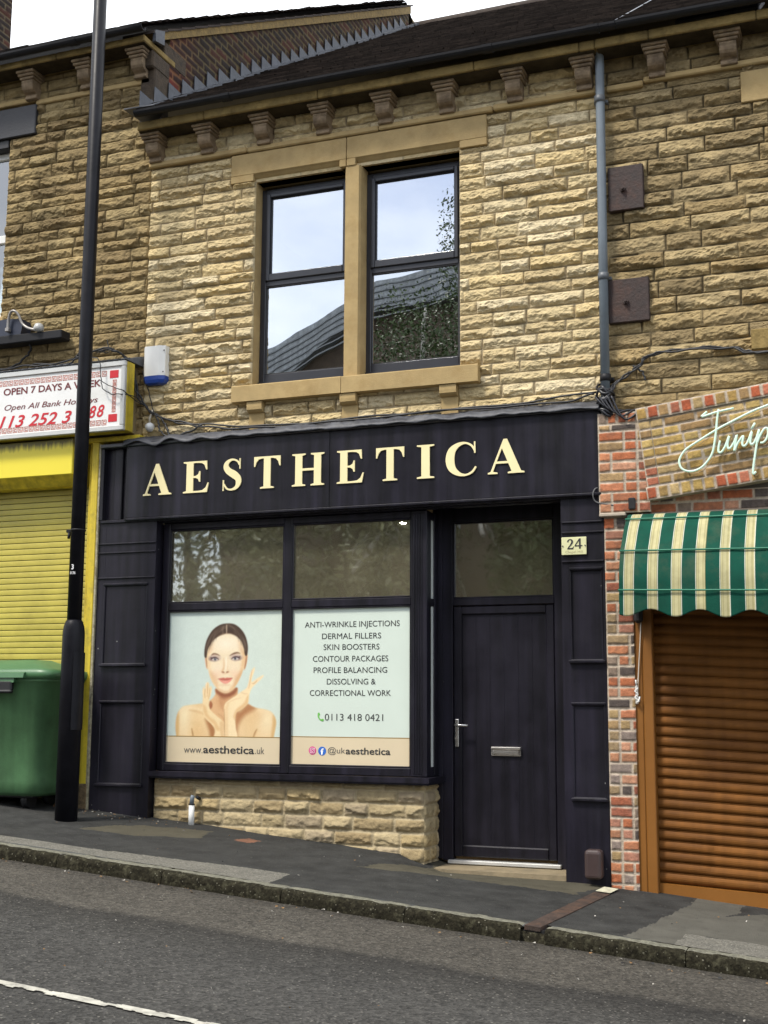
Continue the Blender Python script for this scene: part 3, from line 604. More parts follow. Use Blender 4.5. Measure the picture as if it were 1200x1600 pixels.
# ================================================================== LEFT BUILDING
lb = thing('terrace_building', (-2.0, 0.2, 0.4), 'taller sooty stone terrace building on the left with brick gable above the lower roof', 'building')
PALD = [(0.375, 0.280, 0.135), (0.35, 0.258, 0.122), (0.40, 0.305, 0.152), (0.32, 0.235, 0.112), (0.365, 0.272, 0.132), (0.30, 0.22, 0.108)]
WOPEN = (-3.0, -1.915, 4.74, 6.56)
def gr_left(U, V): return 0.82 + 0.25 * (fbm(U * 0.9, V * 0.7, 55, 3) - 0.5) * 2
wall('wall', -5.0, -0.334, 3.25, 7.12, PALD, (0.15, 0.11, 0.055), rng, STONE_OLD, lb, [WOPEN], res=0.0095, amp=0.034, grime=gr_left, jw=0.003, rlo=0.092, rhi=0.125, lo=0.20, hi=0.50)
c = MB(); c.box(-5.0, -3.0, 0.005, 0.35, 3.25, 7.15); c.box(-1.915, -0.334, 0.005, 0.35, 3.25, 7.15); c.box(-3.0, -1.915, 0.007, 0.35, 3.25, 4.74); c.box(-3.0, -1.915, 0.007, 0.35, 6.56, 7.15); c.build('wall_core', BACKING, lb)
sb = MB(); sb.box(-5.0, -1.62, -0.045, 0.003, 6.865, 6.915, 0.008); sb.box(-1.612, -0.36, -0.045, 0.003, 6.825, 6.875, 0.008); sb.build('string_course', DRESSED, lb)
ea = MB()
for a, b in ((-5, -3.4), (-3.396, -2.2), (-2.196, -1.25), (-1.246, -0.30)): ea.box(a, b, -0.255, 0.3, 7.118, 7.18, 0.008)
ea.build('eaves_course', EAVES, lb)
sf_ = MB(); sf_.box(-5.0, -0.31, -0.236, -0.04, 7.1135, 7.1175); sf_.build('eaves_shade_sheet', EAVES_SHADE, lb)  # same added sheet, painting the shade under the left eaves
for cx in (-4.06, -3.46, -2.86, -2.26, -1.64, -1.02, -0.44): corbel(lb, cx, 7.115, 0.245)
gutter(-5.0, -0.26, 7.215, lb, joints=(-1.0, -2.9))
li = MB(); li.box(-3.3, -1.60, -0.05, 0.1, 6.535, 6.835, 0.008); li.build('lintel', M('black_painted_stone', (0.022, 0.022, 0.026), 0.5, 0.25, 6, 0.3, 50), lb)
hd = MB(); hd.box(-2.99, -1.92, -0.02, 0.09, 6.45, 6.534, 0.006); hd.build('window_head', BLACK, lb)
wf = MB(); wf.box(-1.975, -1.917, 0.08, 0.15, 4.745, 6.45, 0.006); wf.box(-2.99, -1.975, 0.081, 0.15, 5.54, 5.62, 0.006); wf.box(-2.99, -1.975, 0.081, 0.15, 4.745, 4.83, 0.006); wf.box(-2.99, -1.975, 0.081, 0.15, 6.39, 6.45, 0.006)
wf.box(-2.995, -2.94, 0.08, 0.15, 4.745, 6.45, 0.006)
wfo = wf.build('window_frame', WHITE, lb)
for q0, q1 in ((4.83, 5.54), (5.62, 6.39)):
    g_ = MB(); g_.box(-2.95, -1.97, 0.11, 0.114, q0 - 0.003, q1 + 0.003); g_.build('window_pane', PANE_DULL, wfo)
xs = np.linspace(-3.0, -1.9, 140); P = np.stack(np.meshgrid(xs, [4.7, 6.55]) , -1)
P = np.stack([P[..., 0], 0.20 + 0.015 * np.sin(P[..., 0] * 60) + 0.01 * np.sin(P[..., 0] * 23), P[..., 1]], -1)
link('net_curtain', grid_mesh('net_curtain', P), CURTAIN, lb)
ws = MB(); ws.box(-3.2, -1.80, -0.12, 0.1, 4.655, 4.738, 0.008); ws.build('window_sill', DRESSED, lb)
tiled_roof(-5.0, -0.30, -0.33, 7.22, 6.6, 11.26, rng, lb, gauge=0.14, tw=0.25)
rw = MB(); rw.box(-5.0, -0.34, 6.9, 7.2, -0.5, 11.2); rw.box(-5.05, -5.0, 0, 7.2, 0, 7.1); rw.build('rear_wall', BACKING, lb)
# brick gable flank above the lower roof
def top_z(y): return 7.30 + (11.16 - 7.30) / 6.6 * y
def low_z(y): return 6.42 + 0.6435 * (y + 0.3)
u = np.arange(-0.16, 6.75, 0.018); v = np.arange(6.3, 11.25, 0.0165)
rows = np.arange(6.3, 11.4, 0.077); J = [np.arange(-0.3 - (0.115 if i % 2 else 0), 7.2, 0.23) for i in range(len(rows) - 1)]
PB = [(0.050, 0.024, 0.017), (0.036, 0.020, 0.016), (0.080, 0.030, 0.020), (0.030, 0.020, 0.017), (0.026, 0.019, 0.017), (0.045, 0.026, 0.020)]
def gr_fl(U, V):
    red = np.clip(1 - U / 1.3, 0, 1)[..., None] * np.array([1.7, 0.95, 0.8]); return np.maximum(red * (0.7 + 0.6 * fbm(U * 3, V * 3, 7, 2))[..., None], np.ones(3) * 0.8)
U, V, H, C = block_field(u, v, rows, J, PB, (0.15, 0.115, 0.055), rng, 'brick', 0.008, 0.007, grime=gr_fl)
Uc, Vc = (U[:-1, :-1] + U[1:, 1:]) / 2, (V[:-1, :-1] + V[1:, 1:]) / 2
kp = (Vc < top_z(Uc)) & (Vc > low_z(Uc) - 0.1) & (Uc > 0.20)
fl = link('gable_wall', grid_mesh('gable_wall', np.stack([-0.315 + H, U, V], -1), kp, C), BRICK_OLD, lb)
fb = MB(); fb.prism_x([(0.20, 6.3), (6.7, 6.3), (6.7, top_z(6.7)), (0.20, top_z(0.20))], -0.50, -0.318); fb.build('gable_core', BACKING, lb)
qs = MB(); qs.box(-0.46, -0.306, -0.045, 0.215, 6.36, 7.116, 0.012); qs.box(-0.46, -0.300, -0.10, 0.20, 6.95, 7.117, 0.015); qs.box(-0.46, -0.302, 0.10, 0.5, 7.116, top_z(0.1) - 0.06, 0.01); qs.build('gable_kneeler', M('black_mossy_stone', (0.060, 0.042, 0.026), 0.9, 0.5, 14, 0.7, 50, dirt=(0.02, 0.016, 0.01), dirt_amt=0.8, dirt_scale=9), lb)
cp = MB(); cp.prism_x([(-0.06, top_z(-0.06) - 0.05), (6.75, top_z(6.75) - 0.09), (6.75, top_z(6.75) + 0.02), (-0.10, top_z(-0.10) + 0.03)], -0.46, -0.285); cp.build('gable_verge', M('yellow_mortar_verge', (0.20, 0.135, 0.045), 0.9, 0.4, 18, 0.6, 50), fl)
vt = MB()
for i in range(28):
    y = -0.15 + i * 0.248; vt.prism_x([(y, top_z(y) + 0.030), (y + 0.26, top_z(y + 0.26) + 0.022), (y + 0.26, top_z(y + 0.26) + 0.042), (y, top_z(y) + 0.055)], -0.60, -0.272)
vt.build('verge_tiles', TILE, fl)
# saw-tooth lead flashing, one tooth per two courses
ld = MB(); tooth = 0.236; prev = None
x_f = -0.296
for i in range(30):
    y0 = -0.30 + i * tooth; y1 = y0 + tooth
    if y1 > 6.75: break
    hh = 0.10 + 0.02 * random.random(); zb0 = low_z(y0) - 0.02; zb1 = low_z(y1) - 0.02
    o = 0.004 * random.random() + (i % 2) * 0.003
    zt_ = low_z(y0) + 0.185 + 0.012 * random.random(); ld.prism_x([(y0, zb0), (y1 + 0.03, zb1 + 0.02), (y1 + 0.03, zt_ - 0.008), (y1 - 0.03, zt_ - 0.004), (y0 + 0.004, zt_ + 0.004)], x_f - 0.004 + o, x_f + 0.004 + o)
for i in range(46):   # the dressed-down apron lying on the tiles
    y0 = -0.34 + i * 0.152; y1 = y0 + 0.17; wv = 0.14 + 0.03 * random.random(); t0 = 0.035 + 0.01 * random.random()
    a = (x_f, y0, low_z(y0) + 0.03); b = (x_f, y1, low_z(y1) + 0.03); ld.quad(a, b, (x_f + wv, y1, low_z(y1) + t0), (x_f + wv, y0, low_z(y0) + t0 - 0.004))
    ld.quad((x_f + wv, y0, low_z(y0) + t0 - 0.004), (x_f + wv, y1, low_z(y1) + t0), (x_f + wv, y1, low_z(y1) - 0.02), (x_f + wv, y0, low_z(y0) - 0.02))
ld.prism_z([(-0.42, -0.36), (-0.12, -0.345), (-0.10, -0.2), (-0.28, -0.02), (-0.40, -0.06)], 6.425, 6.435); ld.prism_y([(-0.44, 6.36), (-0.20, 6.40), (-0.285, 6.58), (-0.33, 6.66)], -0.05, -0.04)
ld.build('lead_flashing', LEAD, fl)
kn = MB(); kn.prism_x([(-0.13, 7.17), (0.02, 7.20), (0.02, 7.34), (-0.13, 7.28)], -0.29, -0.255); kn.build('verge_lead_cap', LEAD, fl)
# chimney of the left building
u = np.arange(0, 1.0, 0.02); v = np.arange(0, 3.6, 0.018); rows = np.arange(0, 3.8, 0.077); J = [np.arange(-0.2 - (0.115 if i % 2 else 0), 1.4, 0.23) for i in range(len(rows) - 1)]
ch = None; chb = []
for k in range(2):
    U, V, H, C = block_field(u, v, rows, J, PB, (0.13, 0.10, 0.06), rng, 'brick', 0.008, 0.006)
    if k == 0: P = np.stack([-5.3 + U * 1.0, 1.93 - H, 8.1 + V], -1)
    else: P = np.stack([-4.305 + H, 1.93 + U, 8.1 + V], -1)
    o = link('chimney_stack' if k == 0 else 'chimney_side', grid_mesh('chimney', P, None, C), BRICK_OLD, lb if k == 0 else ch)
    if k == 0: ch = o
cc = MB(); cc.box(-5.29, -4.315, 1.94, 2.9, 8.1, 11.68); cc.box(-5.36, -4.25, 1.87, 2.97, 11.60, 11.74, 0.01); cc.lathe([(0.13, 11.74), (0.12, 12.0), (0.15, 12.02), (0.15, 12.08), (0.10, 12.09)], (-4.8, 2.4), 14); cc.build('chimney_cap', BRICK_OLD, ch)

# ================================================================== RIGHT BUILDING (upper wall)
rb = thing('terrace_building', (6.0, 0.2, -0.3), 'grimy stone terrace building on the right of the grey downpipe', 'building')
PALR = [(0.385, 0.288, 0.142), (0.35, 0.262, 0.132), (0.41, 0.315, 0.165), (0.33, 0.242, 0.118), (0.38, 0.292, 0.155), (0.29, 0.218, 0.112)]
RO = (5.05, 6.1, 3.93, 5.72)
def gr_right(U, V): return 0.86 + 0.3 * (fbm(U * 0.8, V * 0.8, 75, 3) - 0.5) * 2 - 0.22 * np.clip((U - 4.3) / 1.2, 0, 1)
wall('wall', 3.792, 8.0, 2.7, 6.30, PALR, (0.10, 0.078, 0.045), rng, STONE_OLD, rb, [RO], flats=((4.865, 6.29, 5.73, 5.96), (4.875, 6.27, 3.785, 3.92)), amp=0.038, grime=gr_right, jw=0.0035, lo=0.26, hi=0.6, rlo=0.10, rhi=0.138, res=0.0095)
c = MB(); c.box(3.792, 5.05, 0.005, 0.35, 2.7, 6.32); c.box(6.1, 8.0, 0.005, 0.35, 2.7, 6.32); c.box(5.05, 6.1, 0.007, 0.35, 2.7, 3.93); c.box(5.05, 6.1, 0.007, 0.35, 5.72, 6.32); c.build('wall_core', BACKING, rb)
sb = MB(); sb.box(3.83, 4.12, -0.06, 0.003, 5.985, 6.035, 0.01); sb.box(4.124, 8.0, -0.062, 0.003, 6.01, 6.058, 0.01); sb.build('string_course', DRESSED, rb)
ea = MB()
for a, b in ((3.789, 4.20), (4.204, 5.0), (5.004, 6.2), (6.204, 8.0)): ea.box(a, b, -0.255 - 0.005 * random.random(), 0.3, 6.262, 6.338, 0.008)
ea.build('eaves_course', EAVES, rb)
sf_ = MB(); sf_.box(3.80, 8.0, -0.236, -0.045, 6.2575, 6.2615); sf_.build('eaves_shade_sheet', EAVES_SHADE, rb)  # shade under the right eaves, painted as a dark added sheet
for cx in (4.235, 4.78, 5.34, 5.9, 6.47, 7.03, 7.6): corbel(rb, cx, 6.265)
gutter(3.975, 8.0, 6.392, rb, joints=(5.6,))
li = MB(); li.box(4.855, 6.3, -0.045, 0.1, 5.722, 5.97, 0.006); li.build('lintel', DRESSED, rb)
li = MB(); li.box(4.865, 6.28, -0.10, 0.1, 3.775, 3.928, 0.006); li.build('window_sill', EAVES, rb)
wf = MB(); wf.box(5.05, 5.12, 0.1, 0.17, 3.93, 5.72, 0.006); wf.box(6.03, 6.1, 0.1, 0.17, 3.93, 5.72, 0.006); wf.box(5.12, 6.03, 0.101, 0.17, 3.93, 4.0, 0.006); wf.box(5.12, 6.03, 0.101, 0.17, 5.65, 5.72, 0.006); wf.box(5.12, 6.03, 0.101, 0.17, 4.8, 4.86, 0.006)
wfo = wf.build('window_frame', UPVC, rb); g_ = MB(); g_.box(5.11, 6.04, 0.13, 0.134, 3.99, 5.66); g_.build('window_pane', PANE_UP, wfo)
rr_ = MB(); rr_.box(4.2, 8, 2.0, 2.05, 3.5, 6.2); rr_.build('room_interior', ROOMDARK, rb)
rroof = tiled_roof(3.99, 8.0, -0.33, 6.385, 6.79, 10.94, rng, rb)
rd = MB(); rd.tube([(3.96, 6.80, 10.93), (8.0, 6.80, 10.93)], 0.10, 10); rd.build('ridge', TILE, rroof)
ll = MB()
for i in range(40):
    y0 = -0.33 + i * 0.178; y1 = y0 + 0.18; ll.quad((3.955, y0, low_z(y0) + 0.02), (4.005, y0, low_z(y0) + 0.03), (4.005, y1, low_z(y1) + 0.03), (3.955, y1, low_z(y1) + 0.02))
ll.build('lead_joint', LEAD, rroof)
rw = MB(); rw.box(3.99, 8.0, 6.9, 7.2, -1, 11.0); rw.box(8.0, 8.05, 0, 7.2, -1, 6.3); rw.build('rear_wall', BACKING, rb)
sk = MB(); sk.box(4.25, 4.95, 1.0, 1.9, 0, 0.06, 0.01); sk.transform(Matrix.Translation((0, 0.10, 6.43)) @ Matrix.Rotation(math.atan(0.6435), 4, 'X')); sk.build('skylight', LEAD, rroof)

# ================================================================== DARK SHOPFRONT
sf = thing('shopfront', (1.5, 0.0, 0.1), 'dark panelled shopfront with a big window and recessed door under the cream letters', 'shopfront')
def bead_rect(m, x0, x1, z0, z1, y, w=0.018, d=0.016):
    m.box(x0, x1, y - d, y + 0.01, z1 - w, z1, 0.005); m.box(x0, x1, y - d - 0.004, y + 0.01, z0, z0 + w * 1.3, 0.005)
    m.box(x0, x0 + w, y - d + 0.002, y + 0.01, z0 + w, z1 - w, 0.005); m.box(x1 - w, x1, y - d + 0.002, y + 0.01, z0 + w, z1 - w, 0.005)
def pilaster(x0, x1, zb0, zb1, p0, p1):
    m = MB(); y = -0.10; zt = 2.742; bot = lambda x: zb0 + (zb1 - zb0) * (x - x0) / (x1 - x0)
    m.prism_y([(x0, bot(x0)), (p0, bot(p0)), (p0, zt), (x0, zt)], y, 0.02); m.prism_y([(p1, bot(p1)), (x1, bot(x1)), (x1, zt), (p1, zt)], y, 0.02)
    m.prism_y([(p0, bot(p0)), (p1, bot(p1)), (p1, 0.515), (p0, 0.515)], y + 0.001, 0.02)
    for a, b in ((1.205, 1.515), (2.205, zt)): m.box(p0, p1, y + 0.001, 0.02, a, b)
    o = m.build('pilaster', PAINT, sf)
    for a, b in ((0.515, 1.205), (1.515, 2.205)):
        q = MB(); q.box(p0, p1, y + 0.008, 0.015, a, b); bead_rect(q, p0, p1, a, b, y + 0.004, 0.014, 0.012)
        q.box(p0 - 0.012, p1 + 0.012, y - 0.030, y + 0.004, a - 0.010, a + 0.012, 0.004); q.box(p0 - 0.004, p1 + 0.004, y - 0.014, y + 0.004, b - 0.006, b + 0.012, 0.004)
        q.build('pilaster_panel', PAINT, o)
    for z in (2.262, 2.482, 2.56):
        md = MB(); md.box(x0 + 0.005, x1 - 0.003, y - 0.012, y + 0.005, z - 0.007, z + 0.007, 0.004); md.build('pilaster_moulding', PAINT, o)
    return o
pilaster(-0.672, -0.098, 0.20, 0.16, -0.60, -0.168); pilaster(3.425, 3.752, -0.20, -0.22, 3.488, 3.735)
# header behind the sign and soffit bead
hd = MB(); hd.box(-0.098, 3.425, -0.060, 0.02, 2.732, 2.80, 0.004); hd.box(-0.66, 3.724, -0.118, -0.02, 2.742, 2.768, 0.004); hd.box(-0.66, 3.74, 0.0, 0.03, 2.77, 3.42); hd.build('shopfront_header', PAINT, sf)
# main window
wf = MB(); B = 0.006; zb, zt = 0.64, 2.732
wf.box(-0.090, -0.022, 0.0, 0.08, zb, zt, B); wf.box(1.062, 1.136, 0.0, 0.08, zb, zt, B)
wf.box(-0.022, 1.062, 0.002, 0.08, zb, 0.700, B); wf.box(1.136, 2.182, 0.002, 0.08, zb, 0.706, B); wf.box(-0.022, 1.062, 0.002, 0.08, 2.672, zt, B); wf.box(1.136, 2.182, 0.002, 0.08, 2.672, zt, B)
wf.box(-0.022, 1.062, 0.002, 0.08, 1.977, 2.040, B); wf.box(1.136, 2.182, 0.002, 0.08, 1.977, 2.040, B)
shopwin = wf.build('shop_window', PAINT, sf)
cpst = MB(); cpst.box(2.182, 2.318, -0.004, 0.092, zb, zt, B)
for xx in (2.205, 2.226, 2.247, 2.268): cpst.box(xx, xx + 0.012, -0.012, 0.0, zb + 0.02, zt - 0.03, 0.005)
cpst.build('corner_post', PAINT, shopwin)
bead = MB()
for (a, b, c_, d) in ((-0.022, 1.062, 0.700, 1.977), (1.136, 2.182, 0.706, 1.977), (-0.022, 1.062, 2.04, 2.672), (1.136, 2.182, 2.04, 2.672)):
    bead.box(a, a + 0.012, 0.006, 0.024, c_, d, 0.004); bead.box(b - 0.012, b, 0.006, 0.024, c_, d, 0.004); bead.box(a + 0.012, b - 0.012, 0.004, 0.024, c_, c_ + 0.013, 0.004); bead.box(a + 0.012, b - 0.012, 0.006, 0.024, d - 0.012, d, 0.004)
bead.build('glazing_bead', PAINT, shopwin)
for (a, b, c_, d, gm) in ((-0.022, 1.062, 0.700, 1.977, PANE_CLEAR), (1.136, 2.182, 0.706, 1.977, PANE_CLEAR), (-0.022, 1.062, 2.04, 2.672, PANE_SHOP), (1.136, 2.182, 2.04, 2.672, PANE_SHOP)):
    g_ = MB(); g_.box(a, b, 0.0305, 0.0345, c_, d); g_.build('window_pane', gm, shopwin)
# side light in the porch return
sd = MB(); X0, X1 = 2.262, 2.312
sd.box(X0, X1, 0.092, 0.118, zb, zt, 0.004); sd.box(X0, X1, 0.205, 0.30, zb, zt, 0.004)
for a, b in ((zb, 0.712), (1.975, 2.035), (2.668, zt)): sd.box(X0, X1 - 0.002, 0.118, 0.205, a, b, 0.003)
sd.box(2.262, 2.345, 0.30, 0.38, 0.0, 2.80, 0.004); side = sd.build('side_light_frame', PAINT, sf)
for a, b in ((0.712, 1.975), (2.035, 2.668)):
    g_ = MB(); g_.box(2.294, 2.298, 0.116, 0.207, a - .002, b + .002); g_.build('window_pane', PANE_CLEAR, side)
bl = MB(); bl.box(2.2985, 2.3005, 0.118, 0.205, 0.712, 2.668); bl.build('side_vinyl', M('pale_blind', (0.70, 0.74, 0.70), 0.6, 0.06), side)
# window sill with its return into the porch
sl = MB(); sl.prism_z([(-0.098, -0.105), (2.372, -0.105), (2.372, 0.32), (2.262, 0.32), (2.262, 0.01), (-0.098, 0.01)], 0.598, 0.638); sl.prism_z([(-0.098, -0.092), (2.360, -0.092), (2.360, 0.32), (2.262, 0.32), (2.262, 0.01), (-0.098, 0.01)], 0.583, 0.5975); sl.build('shop_window_sill', PAINT, sf)
# stone stall riser, front and return
PALS = [(0.36, 0.285, 0.16), (0.34, 0.26, 0.14), (0.40, 0.32, 0.185), (0.30, 0.225, 0.12), (0.38, 0.29, 0.15), (0.33, 0.265, 0.17)]
rows = np.array([-0.25, -0.12, -0.005, 0.105, 0.215, 0.325, 0.43, 0.535, 0.583])
rng = np.random.default_rng(5)
u = np.arange(-0.092, 2.3005, 0.009); u[-1] = 2.30; v = np.arange(-0.10, 0.5835, 0.0085); v[-1] = 0.583
J = rand_joints(len(rows) - 1, -0.12, 2.32, rng, 0.19, 0.36)
U, V, H, C = block_field(u, v, rows, J, PALS, (0.42, 0.345, 0.215), rng, 'stone', 0.026, 0.0075)
rsr = link('stall_riser', grid_mesh('stall_riser', np.stack([U, -0.012 - H, V], -1), None, C), STONE, sf)
u = np.arange(-0.012, 0.345, 0.009); J = rand_joints(len(rows) - 1, -0.02, 0.40, rng, 0.13, 0.24)
U, V, H, C = block_field(u, v, rows, J, PALS, (0.40, 0.325, 0.20), rng, 'stone', 0.020, 0.0075)
link('riser_return', grid_mesh('riser_return', np.stack([2.300 + H, U, V], -1), None, C), STONE, rsr)
rc = MB(); rc.box(-0.09, 2.298, -0.010, 0.33, -0.1, 0.582); rc.build('riser_core', BACKING, rsr)
# porch: door frame, transom light, leaf
df = MB(); y = 0.30
df.box(2.346, 2.432, y, y + 0.09, -0.01, 2.82, 0.005); df.box(3.268, 3.425, y, y + 0.09, -0.05, 2.82, 0.005); df.box(2.432, 3.268, y + 0.001, y + 0.09, 2.666, 2.82, 0.005); df.box(2.432, 3.268, y + 0.001, y + 0.09, 1.985, 2.042, 0.005)
df.box(2.30, 3.43, -0.06, y, 2.812, 2.83)
dfo = df.build('door_frame', PAINT, sf)
g_ = MB(); g_.box(2.43, 3.27, 0.335, 0.339, 2.04, 2.668); g_.build('transom_pane', PANE_SHOP, dfo)
bdm = MB(); bdm.box(2.432, 2.446, y + 0.012, y + 0.034, 2.042, 2.666, 0.003); bdm.box(3.254, 3.268, y + 0.012, y + 0.034, 2.042, 2.666, 0.003); bdm.box(2.446, 3.254, y + 0.012, y + 0.034, 2.042, 2.056, 0.003); bdm.box(2.446, 3.254, y + 0.012, y + 0.034, 2.652, 2.666, 0.003); bdm.build('glazing_bead', PAINT, dfo)
th = MB(); th.box(2.40, 3.30, 0.262, 0.38, -0.030, -0.002, 0.004); th.build('door_threshold', ALU, dfo)
dl = MB(); x0, x1, z0, z1 = 2.436, 3.264, 0.022, 1.982; s_ = 0.068
dl.box(x0, x0 + s_, y + 0.010, y + 0.07, z0, z1, 0.008); dl.box(x1 - s_, x1, y + 0.010, y + 0.07, z0, z1, 0.008); dl.box(x0 + s_ - 0.004, x1 - s_ + 0.004, y + 0.012, y + 0.07, z1 - s_, z1, 0.008); dl.box(x0 + s_ - 0.004, x1 - s_ + 0.004, y + 0.012, y + 0.07, z0, z0 + s_ * 1.3, 0.010)
n = 6; pw = (x1 - x0 - 2 * s_) / n
for i in range(n): dl.box(x0 + s_ + i * pw + 0.0001, x0 + s_ + (i + 1) * pw - 0.0001, y + 0.030, y + 0.066, z0 + s_, z1 - s_, 0.0009)
dl.box(x0 + s_ - 0.002, x1 - s_ + 0.002, y + 0.050, y + 0.064, z0 + s_, z1 - s_)
DOOR = M('dark_door_skin', (0.0082, 0.0072, 0.0124), 0.42, 0.25, 5, 0.12, 70, spec=0.32, streak=0.6)
door = dl.build('door', DOOR, sf)
h_ = MB(); h_.box(2.450, 2.482, y - 0.004, y + 0.014, 0.865, 1.085, 0.006, seg=2); h_.tube([(2.466, y - 0.004, 1.035), (2.466, y - 0.045, 1.035)], 0.010, 10); h_.tube([(2.460, y - 0.045, 1.035), (2.50, y - 0.048, 1.036), (2.572, y - 0.044, 1.036)], 0.0095, 10)
h_.tube([(2.466, y - 0.008, 0.935), (2.466, y - 0.020, 0.935)], 0.012, 12); h_.build('door_handle', STEEL, door)
lt_ = MB(); lt_.box(2.742, 2.985, y + 0.012, y + 0.036, 0.802, 0.872, 0.004); lt_.box(2.752, 2.975, y + 0.004, y + 0.02, 0.812, 0.848, 0.008); lt_.box(2.742, 2.985, y - 0.002, y + 0.02, 0.850, 0.871, 0.006); lt_.build('letterbox', STEEL, door)
# stone door step
st = MB(); st.prism_z([(2.33, 0.30), (2.34, 0.0), (2.50, -0.06), (3.42, -0.06), (3.42, 0.30)], -0.30, -0.036)
st.build('door_step', M('tan_step_stone', (0.24, 0.19, 0.115), 0.8, 0.2, 7, 0.3, 80, dirt=(0.09, 0.08, 0.055), dirt_amt=0.6, dirt_scale=4), sf)
# shop interior
rm = MB(); rm.box(-0.3, 3.9, 3.6, 3.65, -0.1, 3.0); rm.box(-0.32, -0.28, 0.1, 3.6, -0.1, 3.0); rm.box(3.80, 3.84, 0.36, 3.6, -0.1, 3.0); rm.box(-0.3, 3.8, 0.1, 3.6, 2.92, 2.98); rm.build('room_interior', ROOM, sf)
rf = MB(); rf.box(-0.3, 3.8, 0.1, 3.6, -0.1, -0.04); rf.build('room_floor', M('room_floor_boards', (0.16, 0.11, 0.06), 0.5), sf)
bl = MB(); bl.box(0.0, 0.30, 0.10, 0.106, 2.0, 2.68); bl.build('roller_blind', M('pale_roller_blind', (0.52, 0.54, 0.48), 0.7, 0.05), sf)
def emit(name, col, st_):
    m = bpy.data.materials.new(name); m.use_nodes = True; t = m.node_tree; t.nodes.clear(); o = t.nodes.new('ShaderNodeOutputMaterial'); e = t.nodes.new('ShaderNodeEmission'); e.inputs['Color'].default_value = (*col, 1); e.inputs['Strength'].default_value = st_; t.links.new(e.outputs[0], o.inputs[0]); return m
EM = emit('warm_downlight_and_fill', (1.0, 0.84, 0.60), 260.0)  # emission set high so the lamps brighten the shop interior
for i, (x, yy) in enumerate(((1.466, 1.759), (3.42, 0.62), (0.3, 0.5))):  # first lamp shows; other two are unseen fill added for room and hall
    t_ = thing('downlight_or_fill', (x, yy, 2.915), ['lit round downlight in the shop ceiling seen through the right top pane', 'unseen fill lamp added inside the dark front door to light the hall', 'unseen fill lamp added inside the left shop window to light the room'][i], 'downlight', 'downlights in the shop ceiling')
    q = MB(); q.lathe([(0.050, 2.905), (0.052, 2.918)], (x, yy), 20); q.build('light_rim', STEEL, t_)
    q = MB(); q.lathe([(0.028, 2.902), (0.028, 2.9045)], (x, yy), 20); q.build('light_lens', EM, t_)

# ---- sign board with raised serif letters
sg = thing('shop_sign', (1.65, -0.1, 2.77), 'dark fascia sign board reading AESTHETICA in raised cream serif letters', 'sign')
b = MB(); b.box(-0.405, 1.5195, -0.130, -0.02, 2.775, 3.405, 0.004); b.box(1.5225, 3.745, -0.130, -0.02, 2.775, 3.405, 0.004); fbd = b.build('fascia_board', FASCIA, sg)
b = MB(); b.box(-0.66, 3.745, -0.150, -0.0, 3.4055, 3.440, 0.006); b.build('top_strip', M('grey_capping_strip', (0.05, 0.05, 0.058), 0.35, 0.2), sg)
b = MB(); b.box(-0.670, -0.407, -0.060, 0.0, 2.77, 3.404, 0.004); b.box(-0.55, -0.47, -0.085, -0.05, 2.77, 3.404, 0.006); b.box(-0.672, -0.64, -0.118, 0.0, 2.77, 3.404, 0.004); b.build('end_console', PAINT, sg)
b = MB(); b.box(-0.40, 3.745, -0.142, -0.10, 2.752, 2.7745, 0.005); b.build('bottom_bead', FASCIA, sg)
def ribbon(pts, n=10):
    P = crom(pts, n); lft, rgt = [], []
    for i, (x, z, wd) in enumerate(P):
        a = P[max(i - 1, 0)]; c_ = P[min(i + 1, len(P) - 1)]; dx, dz = c_[0] - a[0], c_[1] - a[1]; l_ = math.hypot(dx, dz) or 1
        lft.append((x - dz / l_ * wd / 2, z + dx / l_ * wd / 2)); rgt.append((x + dz / l_ * wd / 2, z - dx / l_ * wd / 2))
    return lft + rgt[::-1]
GLY = {
 'I': (0.50, [[(0, 0), (.50, 0), (.50, .04), (.37, .065), (.37, .935), (.50, .96), (.50, 1), (0, 1), (0, .96), (.13, .935), (.13, .065), (0, .04)]]),
 'H': (1.06, [[(0, 0), (.44, 0), (.44, .04), (.335, .065), (.335, .47), (.725, .47), (.725, .065), (.62, .04), (.62, 0), (1.06, 0), (1.06, .04), (.955, .065), (.955, .935), (1.06, .96), (1.06, 1), (.62, 1), (.62, .96), (.725, .935), (.725, .54), (.335, .54), (.335, .935), (.44, .96), (.44, 1), (0, 1), (0, .96), (.105, .935), (.105, .065), (0, .04)]]),
 'T': (0.90, [[(0, 1), (0, .69), (.035, .69), (.075, .82), (.15, .91), (.27, .94), (.335, .94), (.335, .065), (.22, .04), (.22, 0), (.68, 0), (.68, .04), (.565, .065), (.565, .94), (.63, .94), (.75, .91), (.825, .82), (.865, .69), (.90, .69), (.90, 1)]]),
 'E': (0.86, [[(0, 0), (.80, 0), (.86, .30), (.825, .30), (.76, .15), (.65, .07), (.5, .055), (.335, .055), (.335, .475), (.42, .47), (.50, .43), (.535, .34), (.57, .34), (.57, .68), (.535, .68), (.50, .585), (.42, .535), (.335, .53), (.335, .945), (.5, .945), (.62, .93), (.71, .87), (.765, .72), (.80, .72), (.785, 1), (0, 1), (0, .96), (.105, .935), (.105, .065), (0, .04)]]),
 'A': (1.02, [[(0, 0), (0, .04), (.075, .065), (.445, 1.01), (.545, 1.01), (.925, .065), (1.02, .04), (1.02, 0), (.56, 0), (.56, .04), (.665, .065), (.575, .295), (.225, .295), (.14, .065), (.27, .04), (.27, 0)], [(.25, .36), (.55, .36), (.40, .74)]]),
}
